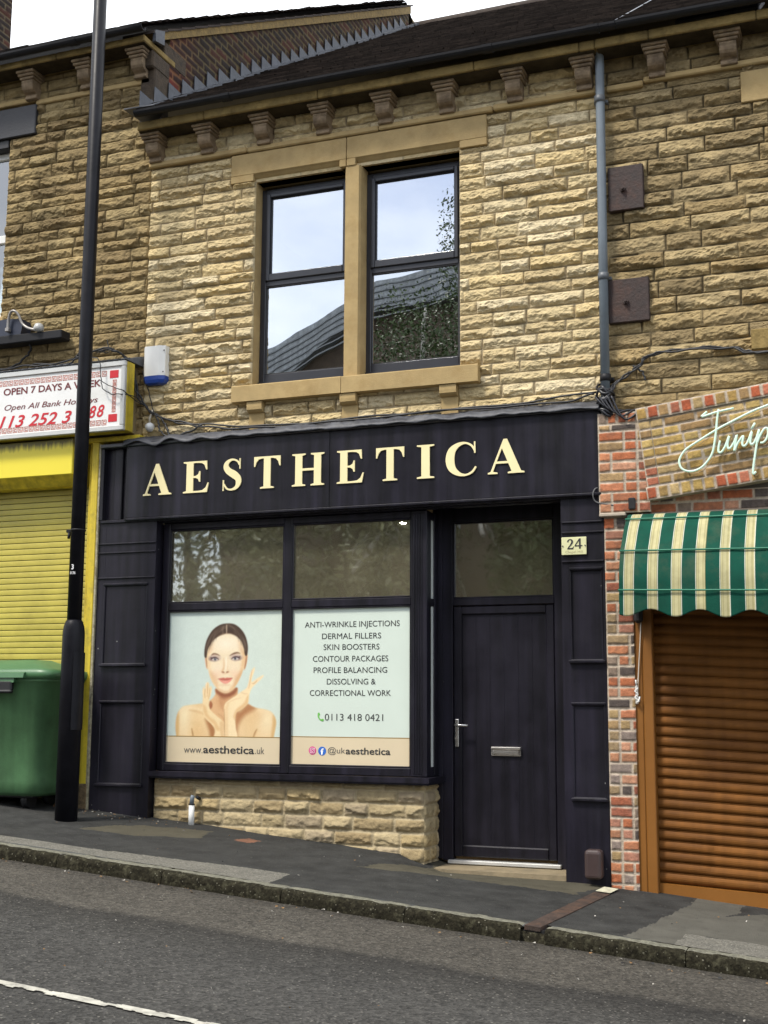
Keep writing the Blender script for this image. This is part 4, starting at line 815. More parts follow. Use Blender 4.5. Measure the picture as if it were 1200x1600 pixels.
def glyph(ch, x0, x1, z0, z1, Y, mat, parent, depth, name='letter'):
    m = MB(); y = Y - depth
    def fm(w_): return lambda a, b, d: (x0 + a / w_ * (x1 - x0), y + d + ofs, z0 + b * (z1 - z0))
    ofs = 0
    if ch in GLY: m.plate(GLY[ch][1], fm(GLY[ch][0]), depth)
    elif ch == 'S':
        f = fm(0.72); m.plate([ribbon([(.60, .80, .045), (.52, .92, .055), (.36, .975, .06), (.20, .90, .12), (.145, .77, .17), (.22, .63, .20), (.40, .51, .23), (.55, .38, .20), (.575, .23, .17), (.50, .09, .11), (.34, .028, .06), (.18, .07, .05), (.08, .22, .045)])], f, depth)
        ofs = -0.0006; m.plate([[(.60, 1.0), (.635, 1.0), (.635, .67), (.60, .67)]], f, depth); m.plate([[(.045, 0), (.08, 0), (.085, .34), (.045, .34)]], f, depth)
    elif ch == 'C':
        f = fm(0.92); m.plate([ribbon([(.83, .74, .045), (.74, .89, .06), (.56, .972, .06), (.35, .92, .13), (.18, .76, .215), (.125, .5, .25), (.18, .25, .215), (.35, .085, .13), (.56, .028, .06), (.75, .10, .06), (.87, .26, .05)])], f, depth)
        ofs = -0.0006; m.plate([[(.815, 1.0), (.855, 1.0), (.86, .66), (.82, .66)]], f, depth)
    elif ch == '2':
        f = fm(0.62); m.plate([ribbon([(.08, .70, .12), (.12, .86, .09), (.29, .955, .08), (.45, .86, .15), (.47, .68, .17), (.37, .46, .13), (.2, .24, .08), (.07, .09, .06)])], f, depth)
        ofs = -0.0006; m.plate([[(.03, 0), (.55, 0), (.62, .24), (.585, .24), (.50, .12), (.06, .115)]], f, depth)
    elif ch == '4':
        m.plate([[(.36, 0), (.36, .23), (0, .23), (0, .31), (.38, 1), (.50, 1), (.50, .33), (.64, .33), (.64, .23), (.50, .23), (.50, 0)], [(.09, .33), (.36, .33), (.36, .80)]], fm(0.64), depth)
    return m.build(name, mat, parent)
for chx, a, b_ in (('A', -.221, .057), ('E', .172, .417), ('S', .539, .738), ('T', .842, 1.085), ('H', 1.192, 1.480), ('E', 1.593, 1.828), ('T', 1.934, 2.174), ('I', 2.282, 2.426), ('C', 2.522, 2.784), ('A', 2.866, 3.157)):
    glyph(chx, a, b_, 2.960, 3.230, -0.1302, GOLD, sg, 0.011)
# crumpled lead flashing over the sign
xs = np.arange(-0.43, 3.75, 0.008); tt = np.linspace(0, 1, 16); X, T = np.meshgrid(xs, tt)
cr = (fbm(X * 7, T * 3, 12, 4) - 0.5); edge = 0.018 * np.sin(X * 21 + 3 * fbm(X * 2, X * 0, 3, 2)) * np.clip((0.9 - X) / 1.0, 0.12, 1) + 0.012 * cr
Yf = -0.172 + 0.155 * np.clip(T * 1.15 - 0.12, 0, 1) - (1 - T) * edge * 0.6 - 0.012 * cr * T
Zf = 3.412 + 0.032 * np.clip(T / 0.3, 0, 1) + 0.062 * T + 0.034 * cr * (0.3 + T * (1 - T) * 3) + edge * (1 - T) * 1.2
o = link('lead_flashing', grid_mesh('lead_flashing', np.stack([X, Yf, Zf], -1)), M('dull_lead', (0.055, 0.057, 0.066), 0.55, 0.4, 12, 0.4, 30), sg)
o.modifiers.new('thickness', 'SOLIDIFY').thickness = 0.004

# ---- window posters (printed vinyl behind the lower panes)
def px_paint(W, Hh, fill):
    pass
def sd_poly(px, py, poly):
    P = np.array(poly); d = np.full(px.shape, 1e9); ins = np.zeros(px.shape, bool); n = len(P)
    for i in range(n):
        ax, ay = P[i]; bx, by = P[(i + 1) % n]; ex, ey = bx - ax, by - ay; wx, wy = px - ax, py - ay
        t = np.clip((wx * ex + wy * ey) / (ex * ex + ey * ey + 1e-9), 0, 1); d = np.minimum(d, (wx - ex * t) ** 2 + (wy - ey * t) ** 2)
        c_ = ((ay > py) != (by > py)) & (px < ex * (py - ay) / (by - ay + 1e-12) + ax); ins ^= c_
    d = np.sqrt(d); return np.where(ins, -d, d)
PK = 0.90
def portrait():
    """printed portrait: bare-shouldered woman with swept-back hair, both hands raised to her chin"""
    nu, nv = 330, 318; gx = np.linspace(20, 1172, nu); gy = np.linspace(-45, 1206, nv); px, py = np.meshgrid(gx, gy)
    A = np.zeros(px.shape + (3,)); c0 = np.array((207, 221, 213.)); c1 = np.array((217, 228, 214.))
    f = np.clip((px - 60) / 1100, 0, 1)[..., None]; A[:] = c0 * (1 - f) + c1 * f
    def lay(col, mask, alpha=1.0):
        k = (np.clip(mask, 0, 1) * alpha)[..., None]; A[:] = A * (1 - k) + np.array(col, float) * k
    def P(pts, col, soft=5, alpha=1.0, smooth=True, grow=0.0, clip=None):
        d = sd_poly(px, py, crom(pts, 6, True) if smooth else pts) - grow; m = np.clip(0.5 - d / (2 * soft), 0, 1); m = m * m * (3 - 2 * m)
        if clip is not None: m = m * clip
        lay(col, m, alpha); return m
    def E(cx, cy, rx, ry, col, soft=0.25, alpha=1.0, rot=0, clip=None):
        c_, s_ = math.cos(rot), math.sin(rot); X_ = ((px - cx) * c_ + (py - cy) * s_) / rx; Y_ = (-(px - cx) * s_ + (py - cy) * c_) / ry
        d = np.sqrt(X_ ** 2 + Y_ ** 2) - 1; m = np.clip(0.5 - d / (2 * soft), 0, 1)
        if clip is not None: m = m * clip
        lay(col, m, alpha)
    def Lw(pts, w_, col, alpha=1.0, soft=3):
        q = crom(pts, 8); d = np.full(px.shape, 1e9); n = len(q)
        for i in range(n - 1):
            ax, ay = q[i]; bx, by = q[i + 1]; ex, ey = bx - ax, by - ay; t = np.clip(((px - ax) * ex + (py - ay) * ey) / (ex * ex + ey * ey + 1e-9), 0, 1)
            ww = w_ * math.sin(math.pi * (0.12 + 0.76 * (i / max(n - 2, 1)))) ** 0.7
            d = np.minimum(d, np.hypot(px - ax - ex * t, py - ay - ey * t) - ww / 2)
        lay(col, np.clip(0.5 - d / (2 * soft), 0, 1), alpha)
    # shoulders and chest
    body = P([(150, 1400), (134, 1230), (124, 1120), (130, 1040), (150, 970), (195, 918), (270, 900), (350, 890), (400, 880), (470, 850), (515, 800), (520, 740), (600, 770), (725, 730), (735, 800), (780, 850), (840, 890), (900, 922), (980, 937), (1045, 958), (1083, 1005), (1097, 1060), (1088, 1130), (1070, 1230), (1050, 1400)], (236, 204, 156), 7)
    E(215, 1010, 80, 150, (252, 234, 192), 0.95, 0.9, clip=body); E(1010, 1040, 75, 120, (250, 230, 188), 0.95, 0.85, clip=body); E(340, 1110, 60, 140, (228, 186, 128), 0.95, 0.6, clip=body); E(400, 1000, 70, 90, (244, 216, 166), 0.95, 0.7, clip=body); E(880, 1000, 70, 50, (230, 190, 140), 0.95, 0.6, clip=body)
    Lw([(240, 925), (330, 935), (420, 960), (480, 985)], 26, (248, 224, 180), 0.6, 14); Lw([(260, 950), (340, 965), (410, 990)], 14, (206, 158, 106), 0.45, 10); Lw([(960, 955), (870, 950), (790, 985)], 22, (246, 220, 174), 0.5, 12)
    E(860, 1080, 60, 110, (236, 202, 150), 0.8, 0.6, clip=body)
    P([(120, 1230), (118, 1050), (150, 960), (160, 1040), (150, 1230)], (214, 168, 104), 16, 0.7, clip=body); P([(1105, 1230), (1105, 1040), (1070, 990), (1062, 1080), (1050, 1230)], (210, 165, 105), 16, 0.7, clip=body)
    P([(500, 790), (470, 880), (470, 960), (560, 1060), (610, 1060), (620, 900), (730, 800), (725, 730), (620, 790), (520, 740)], (224, 176, 128), 20, 0.8, clip=body)
    P([(508, 732), (545, 768), (620, 790), (690, 758), (728, 712), (724, 770), (690, 806), (630, 836), (585, 842), (548, 806), (518, 770)], (158, 98, 68), 26, 0.95, clip=body)
    P([(520, 740), (560, 775), (620, 796), (690, 765), (722, 725), (722, 755), (680, 800), (620, 818), (560, 800), (520, 770)], (142, 84, 58), 14, 0.75, clip=body); E(600, 880, 60, 40, (196, 140, 98), 0.95, 0.6, clip=body); E(500, 900, 30, 70, (232, 188, 140), 0.9, 0.6, clip=body); Lw([(560, 830), (575, 900), (590, 960)], 14, (184, 128, 88), 0.4, 10)
    P([(470, 860), (455, 900), (470, 940), (490, 900)], (150, 80, 50), 8, 0.8, clip=body)
    P([(420, 1035), (480, 1060), (515, 1120), (505, 1230), (470, 1230), (455, 1150)], (166, 108, 64), 26, 0.85, clip=body)
    P([(708, 985), (760, 955), (828, 885), (905, 928), (850, 970), (795, 1005), (745, 1080), (728, 1160), (725, 1230), (705, 1230)], (176, 118, 76), 30, 0.85, clip=body)
    Lw([(285, 1130), (292, 1170), (300, 1215)], 12, (160, 105, 55), 0.7, 5); Lw([(915, 1130), (895, 1170), (880, 1215)], 12, (160, 105, 55), 0.7, 5)
    Lw([(545, 985), (580, 1010), (600, 1050)], 8, (190, 140, 95), 0.5, 5)
    # ears
    P([(414, 425), (428, 400), (442, 450), (444, 540), (432, 545), (420, 500)], (232, 188, 146), 5); P([(800, 425), (818, 402), (829, 415), (824, 470), (812, 525), (795, 562), (790, 520)], (226, 178, 134), 5)
    Lw([(424, 440), (430, 480), (434, 530)], 8, (150, 95, 65), 0.7); Lw([(816, 430), (812, 480), (800, 545)], 9, (140, 85, 58), 0.75)
    # head
    face = P([(438, 380), (436, 450), (444, 540), (468, 640), (508, 712), (555, 760), (610, 783), (660, 768), (712, 720), (755, 640), (785, 560), (800, 470), (803, 390), (780, 300), (720, 232), (630, 200), (540, 230), (470, 300)], (246, 226, 190), 4)
    P([(815, 380), (806, 480), (786, 570), (757, 645), (712, 722), (665, 770), (655, 745), (705, 680), (745, 590), (768, 490), (778, 400)], (232, 190, 138), 18, 0.75, clip=face)
    P([(432, 400), (438, 540), (465, 640), (505, 712), (545, 752), (540, 700), (495, 620), (468, 520), (460, 430)], (240, 208, 160), 16, 0.7, clip=face)
    P([(440, 330), (470, 300), (500, 270), (500, 330), (475, 380), (440, 400)], (226, 184, 138), 22, 0.6, clip=face); P([(800, 330), (770, 290), (735, 260), (740, 330), (765, 390), (800, 400)], (222, 178, 132), 22, 0.65, clip=face)
    P([(470, 560), (520, 600), (545, 660), (540, 720), (505, 690), (470, 620)], (226, 180, 136), 24, 0.55, clip=face); P([(775, 560), (725, 600), (700, 660), (700, 720), (740, 670), (775, 610)], (216, 166, 120), 24, 0.6, clip=face)
    E(620, 300, 120, 62, (254, 242, 216), 0.9, 0.8, clip=face); E(535, 540, 48, 46, (252, 232, 202), 0.9, 0.7, clip=face); E(700, 540, 42, 46, (250, 228, 196), 0.9, 0.6, clip=face); E(540, 600, 40, 34, (240, 190, 160), 0.9, 0.35, clip=face); E(700, 600, 36, 34, (236, 184, 152), 0.9, 0.35, clip=face)
    P([(510, 720), (560, 765), (612, 787), (662, 770), (700, 735), (660, 748), (612, 760), (560, 740)], (232, 192, 146), 9, 0.7, clip=face)
    # hair, swept back with a centre parting
    hair = P([(410, 425), (412, 345), (436, 255), (488, 168), (558, 117), (630, 102), (702, 112), (764, 160), (808, 232), (829, 320), (828, 392), (815, 425), (800, 405), (792, 350), (772, 290), (738, 246), (688, 214), (630, 203), (558, 224), (500, 264), (462, 318), (440, 370), (430, 435)], (74, 55, 44), 4)
    for a, b_, cc, w_ in (((622, 120), (560, 190), (120, 100, 84), 18), ((590, 125), (490, 230), (112, 94, 80), 14), ((520, 170), (445, 320), (126, 106, 90), 13), ((650, 120), (730, 200), (110, 92, 78), 16), ((740, 200), (800, 320), (134, 116, 100), 22), ((770, 250), (812, 370), (150, 132, 116), 16), ((470, 250), (430, 370), (132, 114, 98), 14)):
        mid = ((a[0] + b_[0]) / 2 + (10 if a[0] > 630 else -10), (a[1] + b_[1]) / 2 - 8); Lw([a, mid, b_], w_, cc, 0.55, 9)
    rs_ = np.random.default_rng(2)
    for k_ in range(70):
        t_ = rs_.uniform(-1, 1); x0_ = 627 + t_ * 14; a_ = abs(t_); x1_ = 627 + math.copysign(70 + 125 * a_ + rs_.uniform(-15, 15), t_); y1_ = 205 + 190 * a_ ** 1.3 + rs_.uniform(-20, 12); h_ = rs_.uniform(104, 150)
        Lw([(x0_, h_), ((x0_ + x1_) / 2 + math.copysign(22, t_), (h_ + y1_) / 2 - 34), (x1_, y1_)], rs_.uniform(3, 6), [(120, 98, 80), (48, 35, 28), (150, 128, 108), (58, 42, 34)][k_ % 4], 0.34, 4)
    Lw([(627, 112), (626, 150), (626, 208)], 11, (206, 184, 158), 0.9, 3); Lw([(596, 130), (588, 165), (592, 210)], 16, (150, 128, 108), 0.5, 8)
    Lw([(545, 225), (585, 208), (630, 202), (680, 210), (730, 238)], 10, (196, 164, 128), 0.5, 7)
    # brows
    P([(474, 416), (492, 396), (514, 394), (542, 403), (566, 423), (540, 413), (508, 407)], (116, 82, 58), 3.0, 0.92); P([(652, 422), (676, 402), (706, 388), (736, 386), (759, 402), (732, 398), (692, 408)], (110, 77, 54), 3.0, 0.95)
    # eyes
    for sx, ex, ey in ((1, 512, 455), (-1, 712, 450)):
        E(ex - 6 * sx, ey - 14, 46, 24, (160, 130, 138), 0.7, 0.75, clip=face); E(ex - 30 * sx, ey - 4, 22, 16, (96, 70, 72), 0.7, 0.7, clip=face)
        E(ex, ey, 31, 12, (228, 218, 210), 0.3, 0.95); E(ex + 3 * sx, ey - 1, 12.5, 12.5, (96, 98, 104), 0.3); E(ex + 3 * sx, ey - 1, 6, 6.5, (24, 22, 26), 0.3); E(ex + 7, ey - 6, 3.5, 3.5, (250, 250, 250), 0.4)
    Lw([(549, 456), (532, 442), (510, 436), (488, 443), (474, 456)], 10, (46, 32, 34), 0.95, 2.5); Lw([(488, 443), (478, 438), (470, 434)], 7, (46, 32, 34), 0.85, 2.5)
    Lw([(672, 452), (690, 438), (712, 431), (736, 436), (750, 448)], 10, (46, 32, 34), 0.95, 2.5); Lw([(740, 438), (750, 432), (757, 426)], 7, (46, 32, 34), 0.85, 2.5)
    Lw([(480, 462), (510, 474), (545, 462)], 5, (130, 96, 88), 0.7, 3); Lw([(676, 460), (712, 470), (746, 456)], 5, (130, 96, 88), 0.7, 3)
    # nose
    P([(596, 440), (608, 500), (604, 550), (586, 580), (574, 572), (592, 530), (594, 480)], (224, 178, 130), 9, 0.6, clip=face); P([(636, 440), (634, 500), (640, 545), (656, 572), (646, 585), (630, 560)], (236, 198, 152), 9, 0.5, clip=face)
    Lw([(622, 430), (622, 490), (616, 555)], 14, (255, 246, 226), 0.7, 8); E(593, 580, 13, 6, (140, 82, 56), 0.4, 0.9, 0.2); E(633, 579, 13, 6, (140, 82, 56), 0.4, 0.9, -0.2); Lw([(574, 582), (612, 596), (652, 578)], 6, (208, 152, 112), 0.6, 5)
    # mouth
    P([(544, 646), (578, 637), (600, 634), (612, 640), (626, 634), (650, 635), (684, 638), (640, 660), (612, 660), (580, 657)], (206, 116, 98), 3); P([(550, 650), (582, 655), (612, 658), (645, 656), (680, 641), (660, 672), (625, 692), (588, 686)], (232, 152, 132), 4)
    Lw([(542, 645), (580, 653), (612, 657), (645, 653), (685, 637)], 5, (146, 70, 60), 0.85, 2); E(610, 676, 22, 7, (246, 190, 172), 0.8, 0.6); E(612, 705, 40, 8, (222, 178, 136), 0.9, 0.5, clip=face)
    # hands and forearms
    hl = P([(393, 820), (390, 760), (403, 720), (414, 752), (420, 700), (440, 676), (456, 692), (460, 735), (470, 712), (483, 735), (474, 800), (456, 860), (453, 912), (475, 955), (530, 1005), (592, 1058), (603, 1105), (603, 1230), (503, 1230), (514, 1150), (482, 1092), (430, 1042), (400, 985), (392, 900)], (246, 220, 172), 4)
    for q in ([(418, 740), (413, 790), (416, 830)], [(442, 690), (440, 760), (438, 820)], [(463, 735), (458, 790), (450, 840)]): Lw(q, 6, (196, 142, 96), 0.75, 3)
    E(428, 690, 8, 10, (250, 236, 214), 0.5, 0.6)
    P([(396, 900), (405, 980), (440, 1035), (500, 1090), (520, 1140), (560, 1140), (520, 1060), (450, 1000), (425, 920)], (226, 182, 126), 14, 0.65, clip=hl); P([(560, 1070), (600, 1080), (606, 1230), (575, 1230)], (222, 178, 128), 12, 0.55, clip=hl)
    hr = P([(607, 1230), (603, 1050), (601, 940), (612, 885), (650, 852), (720, 806), (765, 770), (815, 735), (836, 680), (848, 610), (868, 560), (894, 534), (893, 572), (876, 620), (868, 676), (920, 640), (976, 610), (972, 632), (922, 682), (872, 732), (846, 792), (832, 880), (782, 932), (722, 972), (708, 1040), (715, 1120), (724, 1230)], (251, 227, 182), 4)
    Lw([(872, 560), (860, 620), (848, 690), (838, 740)], 6, (200, 150, 100), 0.7, 3); Lw([(870, 690), (890, 690), (920, 660)], 6, (180, 126, 80), 0.7, 3); Lw([(765, 775), (800, 790), (830, 790)], 6, (214, 168, 120), 0.6, 4)
    P([(606, 1230), (604, 950), (622, 905), (650, 880), (640, 960), (640, 1230)], (236, 200, 150), 12, 0.6, clip=hr); P([(832, 800), (830, 885), (780, 935), (722, 975), (708, 1040), (690, 1010), (720, 940), (790, 880)], (226, 180, 124), 14, 0.65, clip=hr)
    Lw([(603, 940), (604, 1050), (606, 1215)], 6, (160, 108, 66), 0.75, 3); Lw([(620, 890), (690, 850), (760, 830)], 7, (220, 176, 126), 0.6, 5)
    for ax_ in (0, 1):
        B_ = np.pad(A, [(2, 2) if k_ == ax_ else (0, 0) for k_ in range(3)], mode='edge'); n_ = A.shape[ax_]
        A = sum(w_ * np.take(B_, np.arange(o_, o_ + n_), axis=ax_) for o_, w_ in enumerate((0.08, 0.24, 0.36, 0.24, 0.08)))
    A[:] = A + (7 * (fbm(px / 60, py / 60, 4, 3) - 0.5) + 9 * (fbm(px / 7, py / 7, 14, 2) - 0.5))[..., None]
    f = lambda c: np.where(c > 0.04045, ((np.clip(c, 0, 1) + 0.055) / 1.055) ** 2.4, c / 12.92)
    lin = f(A / 255) * PK
    u = (px - (65 - 45 * py / 1470)) / (1107 + 18 * py / 1475); X = -0.020 + u * 1.080; Zp = 1.975 - (py + 32) / 1238 * (1.975 - 0.925)
    X[:, 0] = np.minimum(X[:, 0], -0.03); X[:, -1] = 1.068
    return X, Zp, lin
po = thing('window_poster', (0.52, 0.04, 0.70), 'mint window poster with a photo of a bare-shouldered woman and web address on beige band', 'poster', 'vinyl posters filling the lower shop panes')
X, Zp, lin = portrait()
link('portrait_print', grid_mesh('portrait_print', np.stack([X, np.full_like(X, 0.0285), Zp], -1)[::-1], None, lin[::-1], False), POSTER, po)
BAND = M('beige_vinyl', S(224, 207, 174, PK), 0.4, 0.04, 2); MINT = M('mint_vinyl', S(216, 228, 216, PK), 0.4, 0.03, 2); GOLDLINE = M('gold_vinyl_line', S(150, 118, 52, 0.9), 0.4, 0.05)
def strip(x0, x1, z0, z1, mat, parent, name, y=0.0285):
    q = MB(); q.box(x0, x1, y, y + 0.0015, z0, z1); return q.build(name, mat, parent)
strip(-0.03, 1.068, 0.69, 0.9215, BAND, po, 'beige_band'); strip(-0.03, 1.068, 0.9215, 0.928, GOLDLINE, po, 'gold_line', 0.0278)
text('www.', 0.157, 0.334, 0.788, 0.826, 0.0280, INKGREY, po, bold=-0.002); text('aesthetica', 0.340, 0.812, 0.788, 0.852, 0.0280, INK, po, bold=0.016); text('.uk', 0.822, 0.905, 0.790, 0.845, 0.0280, INKGREY, po, bold=-0.002)
p2 = thing('window_poster', (1.66, 0.04, 0.70), 'mint window poster listing treatments in thin black capitals with phone number on it', 'poster', 'vinyl posters filling the lower shop panes')
strip(1.13, 2.186, 0.938, 1.985, MINT, p2, 'mint_print'); strip(1.13, 2.186, 0.69, 0.9315, BAND, p2, 'beige_band'); strip(1.13, 2.186, 0.9315, 0.938, GOLDLINE, p2, 'gold_line', 0.0278)
for body, x0, x1, zc in (('ANTI-WRINKLE INJECTIONS', 1.252, 2.080, 1.836), ('DERMAL FILLERS', 1.407, 1.922, 1.741), ('SKIN BOOSTERS', 1.421, 1.908, 1.653), ('CONTOUR PACKAGES', 1.328, 1.984, 1.559), ('PROFILE BALANCING', 1.336, 1.975, 1.468), ('DISSOLVING &', 1.454, 1.877, 1.376), ('CORRECTIONAL WORK', 1.305, 2.008, 1.285)):
    text(body, x0, x1, zc - 0.0225, zc + 0.0225, 0.0280, INK, p2, bold=0.0, cap=True)
text('0113 418 0421', 1.440, 1.943, 1.066, 1.120, 0.0280, INK, p2, bold=-0.004)
text('@uk', 1.470, 1.620, 0.795, 0.856, 0.0280, INKGREY, p2, bold=-0.002); text('aesthetica', 1.626, 2.006, 0.802, 0.856, 0.0280, INK, p2, bold=0.016)
q = MB(); arc = [(1.384 + 0.0, 1.118, .012), (1.383, 1.100, .012), (1.392, 1.080, .011), (1.408, 1.068, .012), (1.424, 1.064, .012)]
q.plate([ribbon(arc, 6)], lambda a, b, d: (a, 0.0270 + d, b), 0.001); q.plate([ribbon([(1.381, 1.112, .010), (1.386, 1.120, .018), (1.392, 1.106, .014)], 6)], lambda a, b, d: (a, 0.0266 + d, b), 0.001); q.plate([ribbon([(1.410, 1.072, .010), (1.422, 1.070, .018), (1.424, 1.060, .012)], 6)], lambda a, b, d: (a, 0.0262 + d, b), 0.001)
q.build('phone_symbol', M('green_vinyl', S(120, 196, 96, 0.9), 0.4), p2)
def disc(cx, cz, r, y, m, n=28): m.prism_y([(cx + r * math.cos(i * 2 * math.pi / n), cz + r * math.sin(i * 2 * math.pi / n)) for i in range(n)], y, y + 0.0008)
PINK = M('pink_vinyl', S(205, 60, 130), 0.4, 0.25, 30); VWHITE = M('white_vinyl', (0.8, 0.8, 0.8), 0.4); FBBLUE = M('blue_vinyl', S(50, 105, 190), 0.4)
q = MB(); disc(1.335, 0.826, 0.033, 0.0272, q); ic = q.build('camera_icon', PINK, p2)
q = MB(); cxx, czz = 1.335, 0.826
sq = [(cxx + 0.019 * max(-1, min(1, 1.35 * math.cos(i * math.pi / 16))), czz + 0.019 * max(-1, min(1, 1.35 * math.sin(i * math.pi / 16)))) for i in range(32)]
q.tube([(a, 0.0268, b) for a, b in sq], 0.0022, 5, closed=True); q.tube([(cxx + 0.009 * math.cos(i * math.pi / 10), 0.0268, czz + 0.009 * math.sin(i * math.pi / 10)) for i in range(20)], 0.002, 5, closed=True); disc(cxx + 0.012, czz + 0.012, 0.0025, 0.0262, q, 10); q.build('icon_outline', VWHITE, ic)
q = MB(); disc(1.420, 0.824, 0.035, 0.0272, q); ic = q.build('letter_icon', FBBLUE, p2); text('f', 1.408, 1.434, 0.794, 0.846, 0.0268, VWHITE, ic, bold=0.03)

# ---- number plate on the right pilaster
pl = thing('number_plate', (3.525, -0.11, 2.312), 'small cream plate with black number 24 screwed to the dark pilaster', 'number plate')
q = MB(); q.box(3.432, 3.622, -0.118, -0.108, 2.312, 2.446, 0.003); q.build('plate', M('cream_plate', S(232, 230, 180, 0.85), 0.3, 0.04), pl)
glyph('2', 3.474, 3.526, 2.356, 2.432, -0.118, INK, pl, 0.0025, 'digit'); glyph('4', 3.532, 3.592, 2.358, 2.434, -0.118, INK, pl, 0.0025, 'digit')
text('Chapel Hill', 3.462, 3.592, 2.320, 2.344, -0.1182, M('faded_lettering', S(178, 168, 130, 0.85), 0.4), pl, bold=-0.01)
q = MB()
for xx in (3.442, 3.612): q.prism_y([(xx + 0.006 * math.cos(i * math.pi / 5), 2.380 + 0.006 * math.sin(i * math.pi / 5)) for i in range(10)], -0.122, -0.117)
q.build('screw', STEEL, pl)
# brown meter box at the pilaster foot
q = MB(); q.box(3.582, 3.708, -0.215, -0.10, -0.035, 0.172, 0.028, seg=3); tag(q.build('meter_box', M('brown_plastic_box', (0.055, 0.036, 0.034), 0.4, 0.12), None), 'small brown plastic box at the foot of the right dark pilaster', 'box')
# white waste pipe by the stall riser
wp = thing('waste_pipe', (0.32, -0.10, 0.18), 'short white plastic waste pipe standing against the stone stall riser', 'pipe')
q = MB(); q.tube([(0.318, -0.10, 0.19), (0.316, -0.098, 0.375)], 0.024, 14); q.build('pipe', WHITE, wp)
q = MB(); q.tube([(0.318, -0.10, 0.165), (0.318, -0.10, 0.192)], 0.021, 12); q.tube([(0.316, -0.098, 0.375), (0.316, -0.098, 0.385)], 0.026, 12); q.tube([(0.345, -0.075, 0.44), (0.36, -0.04, 0.42)], 0.014, 8); q.build('pipe_seal', BLACK, wp)
q = MB(); q.tube([(0.316, -0.098, 0.385), (0.318, -0.096, 0.430), (0.323, -0.09, 0.450)], 0.018, 12); q.build('pipe_elbow', PIPE, wp)

# ================================================================== THINGS ON THE WALLS
# grey downpipe between the two buildings
dp = thing('downpipe', (3.79, -0.09, 3.36), 'grey plastic downpipe running down the joint between the two stone walls', 'downpipe')
q = MB(); q.tube([(3.795, -0.21, 6.34), (3.795, -0.16, 6.30), (3.795, -0.115, 6.25), (3.794, -0.105, 6.18), (3.790, -0.105, 5.0), (3.786, -0.105, 3.36)], 0.036, 16); q.build('pipe', PIPE, dp)
for z in (5.905, 4.455, 3.655):
    q = MB(); q.lathe([(0.0365, z - 0.028), (0.043, z - 0.026), (0.043, z + 0.026), (0.0365, z + 0.028)], (3.789, -0.105), 18); q.box(3.735, 3.843, -0.06, -0.012, z - 0.014, z + 0.014, 0.004); q.build('pipe_bracket', GUTTER if z < 4 else M('dark_grey_bracket', (0.10, 0.11, 0.12), 0.45), dp)
# two rusty tie plates
for i, (x0, x1, z0, z1) in enumerate(((3.832, 4.106, 4.985, 5.345), (3.815, 4.128, 4.088, 4.432))):
    t_ = thing('tie_plate', ((x0 + x1) / 2, -0.03, z0), ['square rusty iron tie plate on the right wall, the upper of two', 'square rusty iron tie plate on the right wall, the lower of two'][i], 'tie plate', 'rusty tie plates beside the downpipe')
    q = MB(); q.box(x0, x1, -0.072, -0.010, z0, z1, 0.006); q.build('plate', RUST, t_)
    cx, cz = (x0 + x1) / 2 - 0.02, (z0 + z1) / 2 - 0.01; q = MB(); q.prism_y([(cx + 0.024 * math.cos(k * math.pi / 3), cz + 0.024 * math.sin(k * math.pi / 3)) for k in range(6)], -0.092, -0.071); q.tube([(cx, -0.09, cz), (cx, -0.108, cz)], 0.012, 10); q.build('bolt', RUST, t_)
# alarm bell box
al = thing('alarm_box', (-0.19, -0.06, 3.95), 'white alarm bell box with a blue base on the stone wall', 'alarm box')
def ab(z0, z1, s, mat, name):
    q = MB(); x0, x1 = -0.300, -0.075; q.prism_z([(x0, -0.02), (x0 + 0.004 * s, -0.075), (x0 + 0.03, -0.100), (x1 - 0.055, -0.104), (x1 - 0.005, -0.078), (x1, -0.02)], z0, z1)
    return q.build(name, mat, al)
ab(4.032, 4.300, 1, WHITE, 'cover')
q = MB(); z1 = 4.031
a = [(-0.300, -0.02), (-0.296, -0.075), (-0.27, -0.100), (-0.13, -0.104), (-0.08, -0.078), (-0.075, -0.02)]; cx, cy = -0.19, -0.045
ring = lambda k, z: [q.bm.verts.new((cx + (x - cx) * k, cy + (y_ - cy) * k, z)) for x, y_ in a]
R_ = [ring(1, z1), ring(1, 3.995), ring(0.88, 3.968), ring(0.6, 3.955)]
for A_, B_ in zip(R_, R_[1:]):
    for i in range(6): q.bm.faces.new((A_[i], A_[(i + 1) % 6], B_[(i + 1) % 6], B_[i]))
q.bm.faces.new(R_[0]); q.bm.faces.new(R_[-1]); q.build('strobe_base', BLUE, al)
q = MB(); q.tube([(-0.092, -0.092, 4.062), (-0.088, -0.096, 4.062)], 0.006, 8); q.tube([(-0.090, -0.088, 4.255), (-0.086, -0.092, 4.255)], 0.006, 8); q.build('screw', BLACK, al)
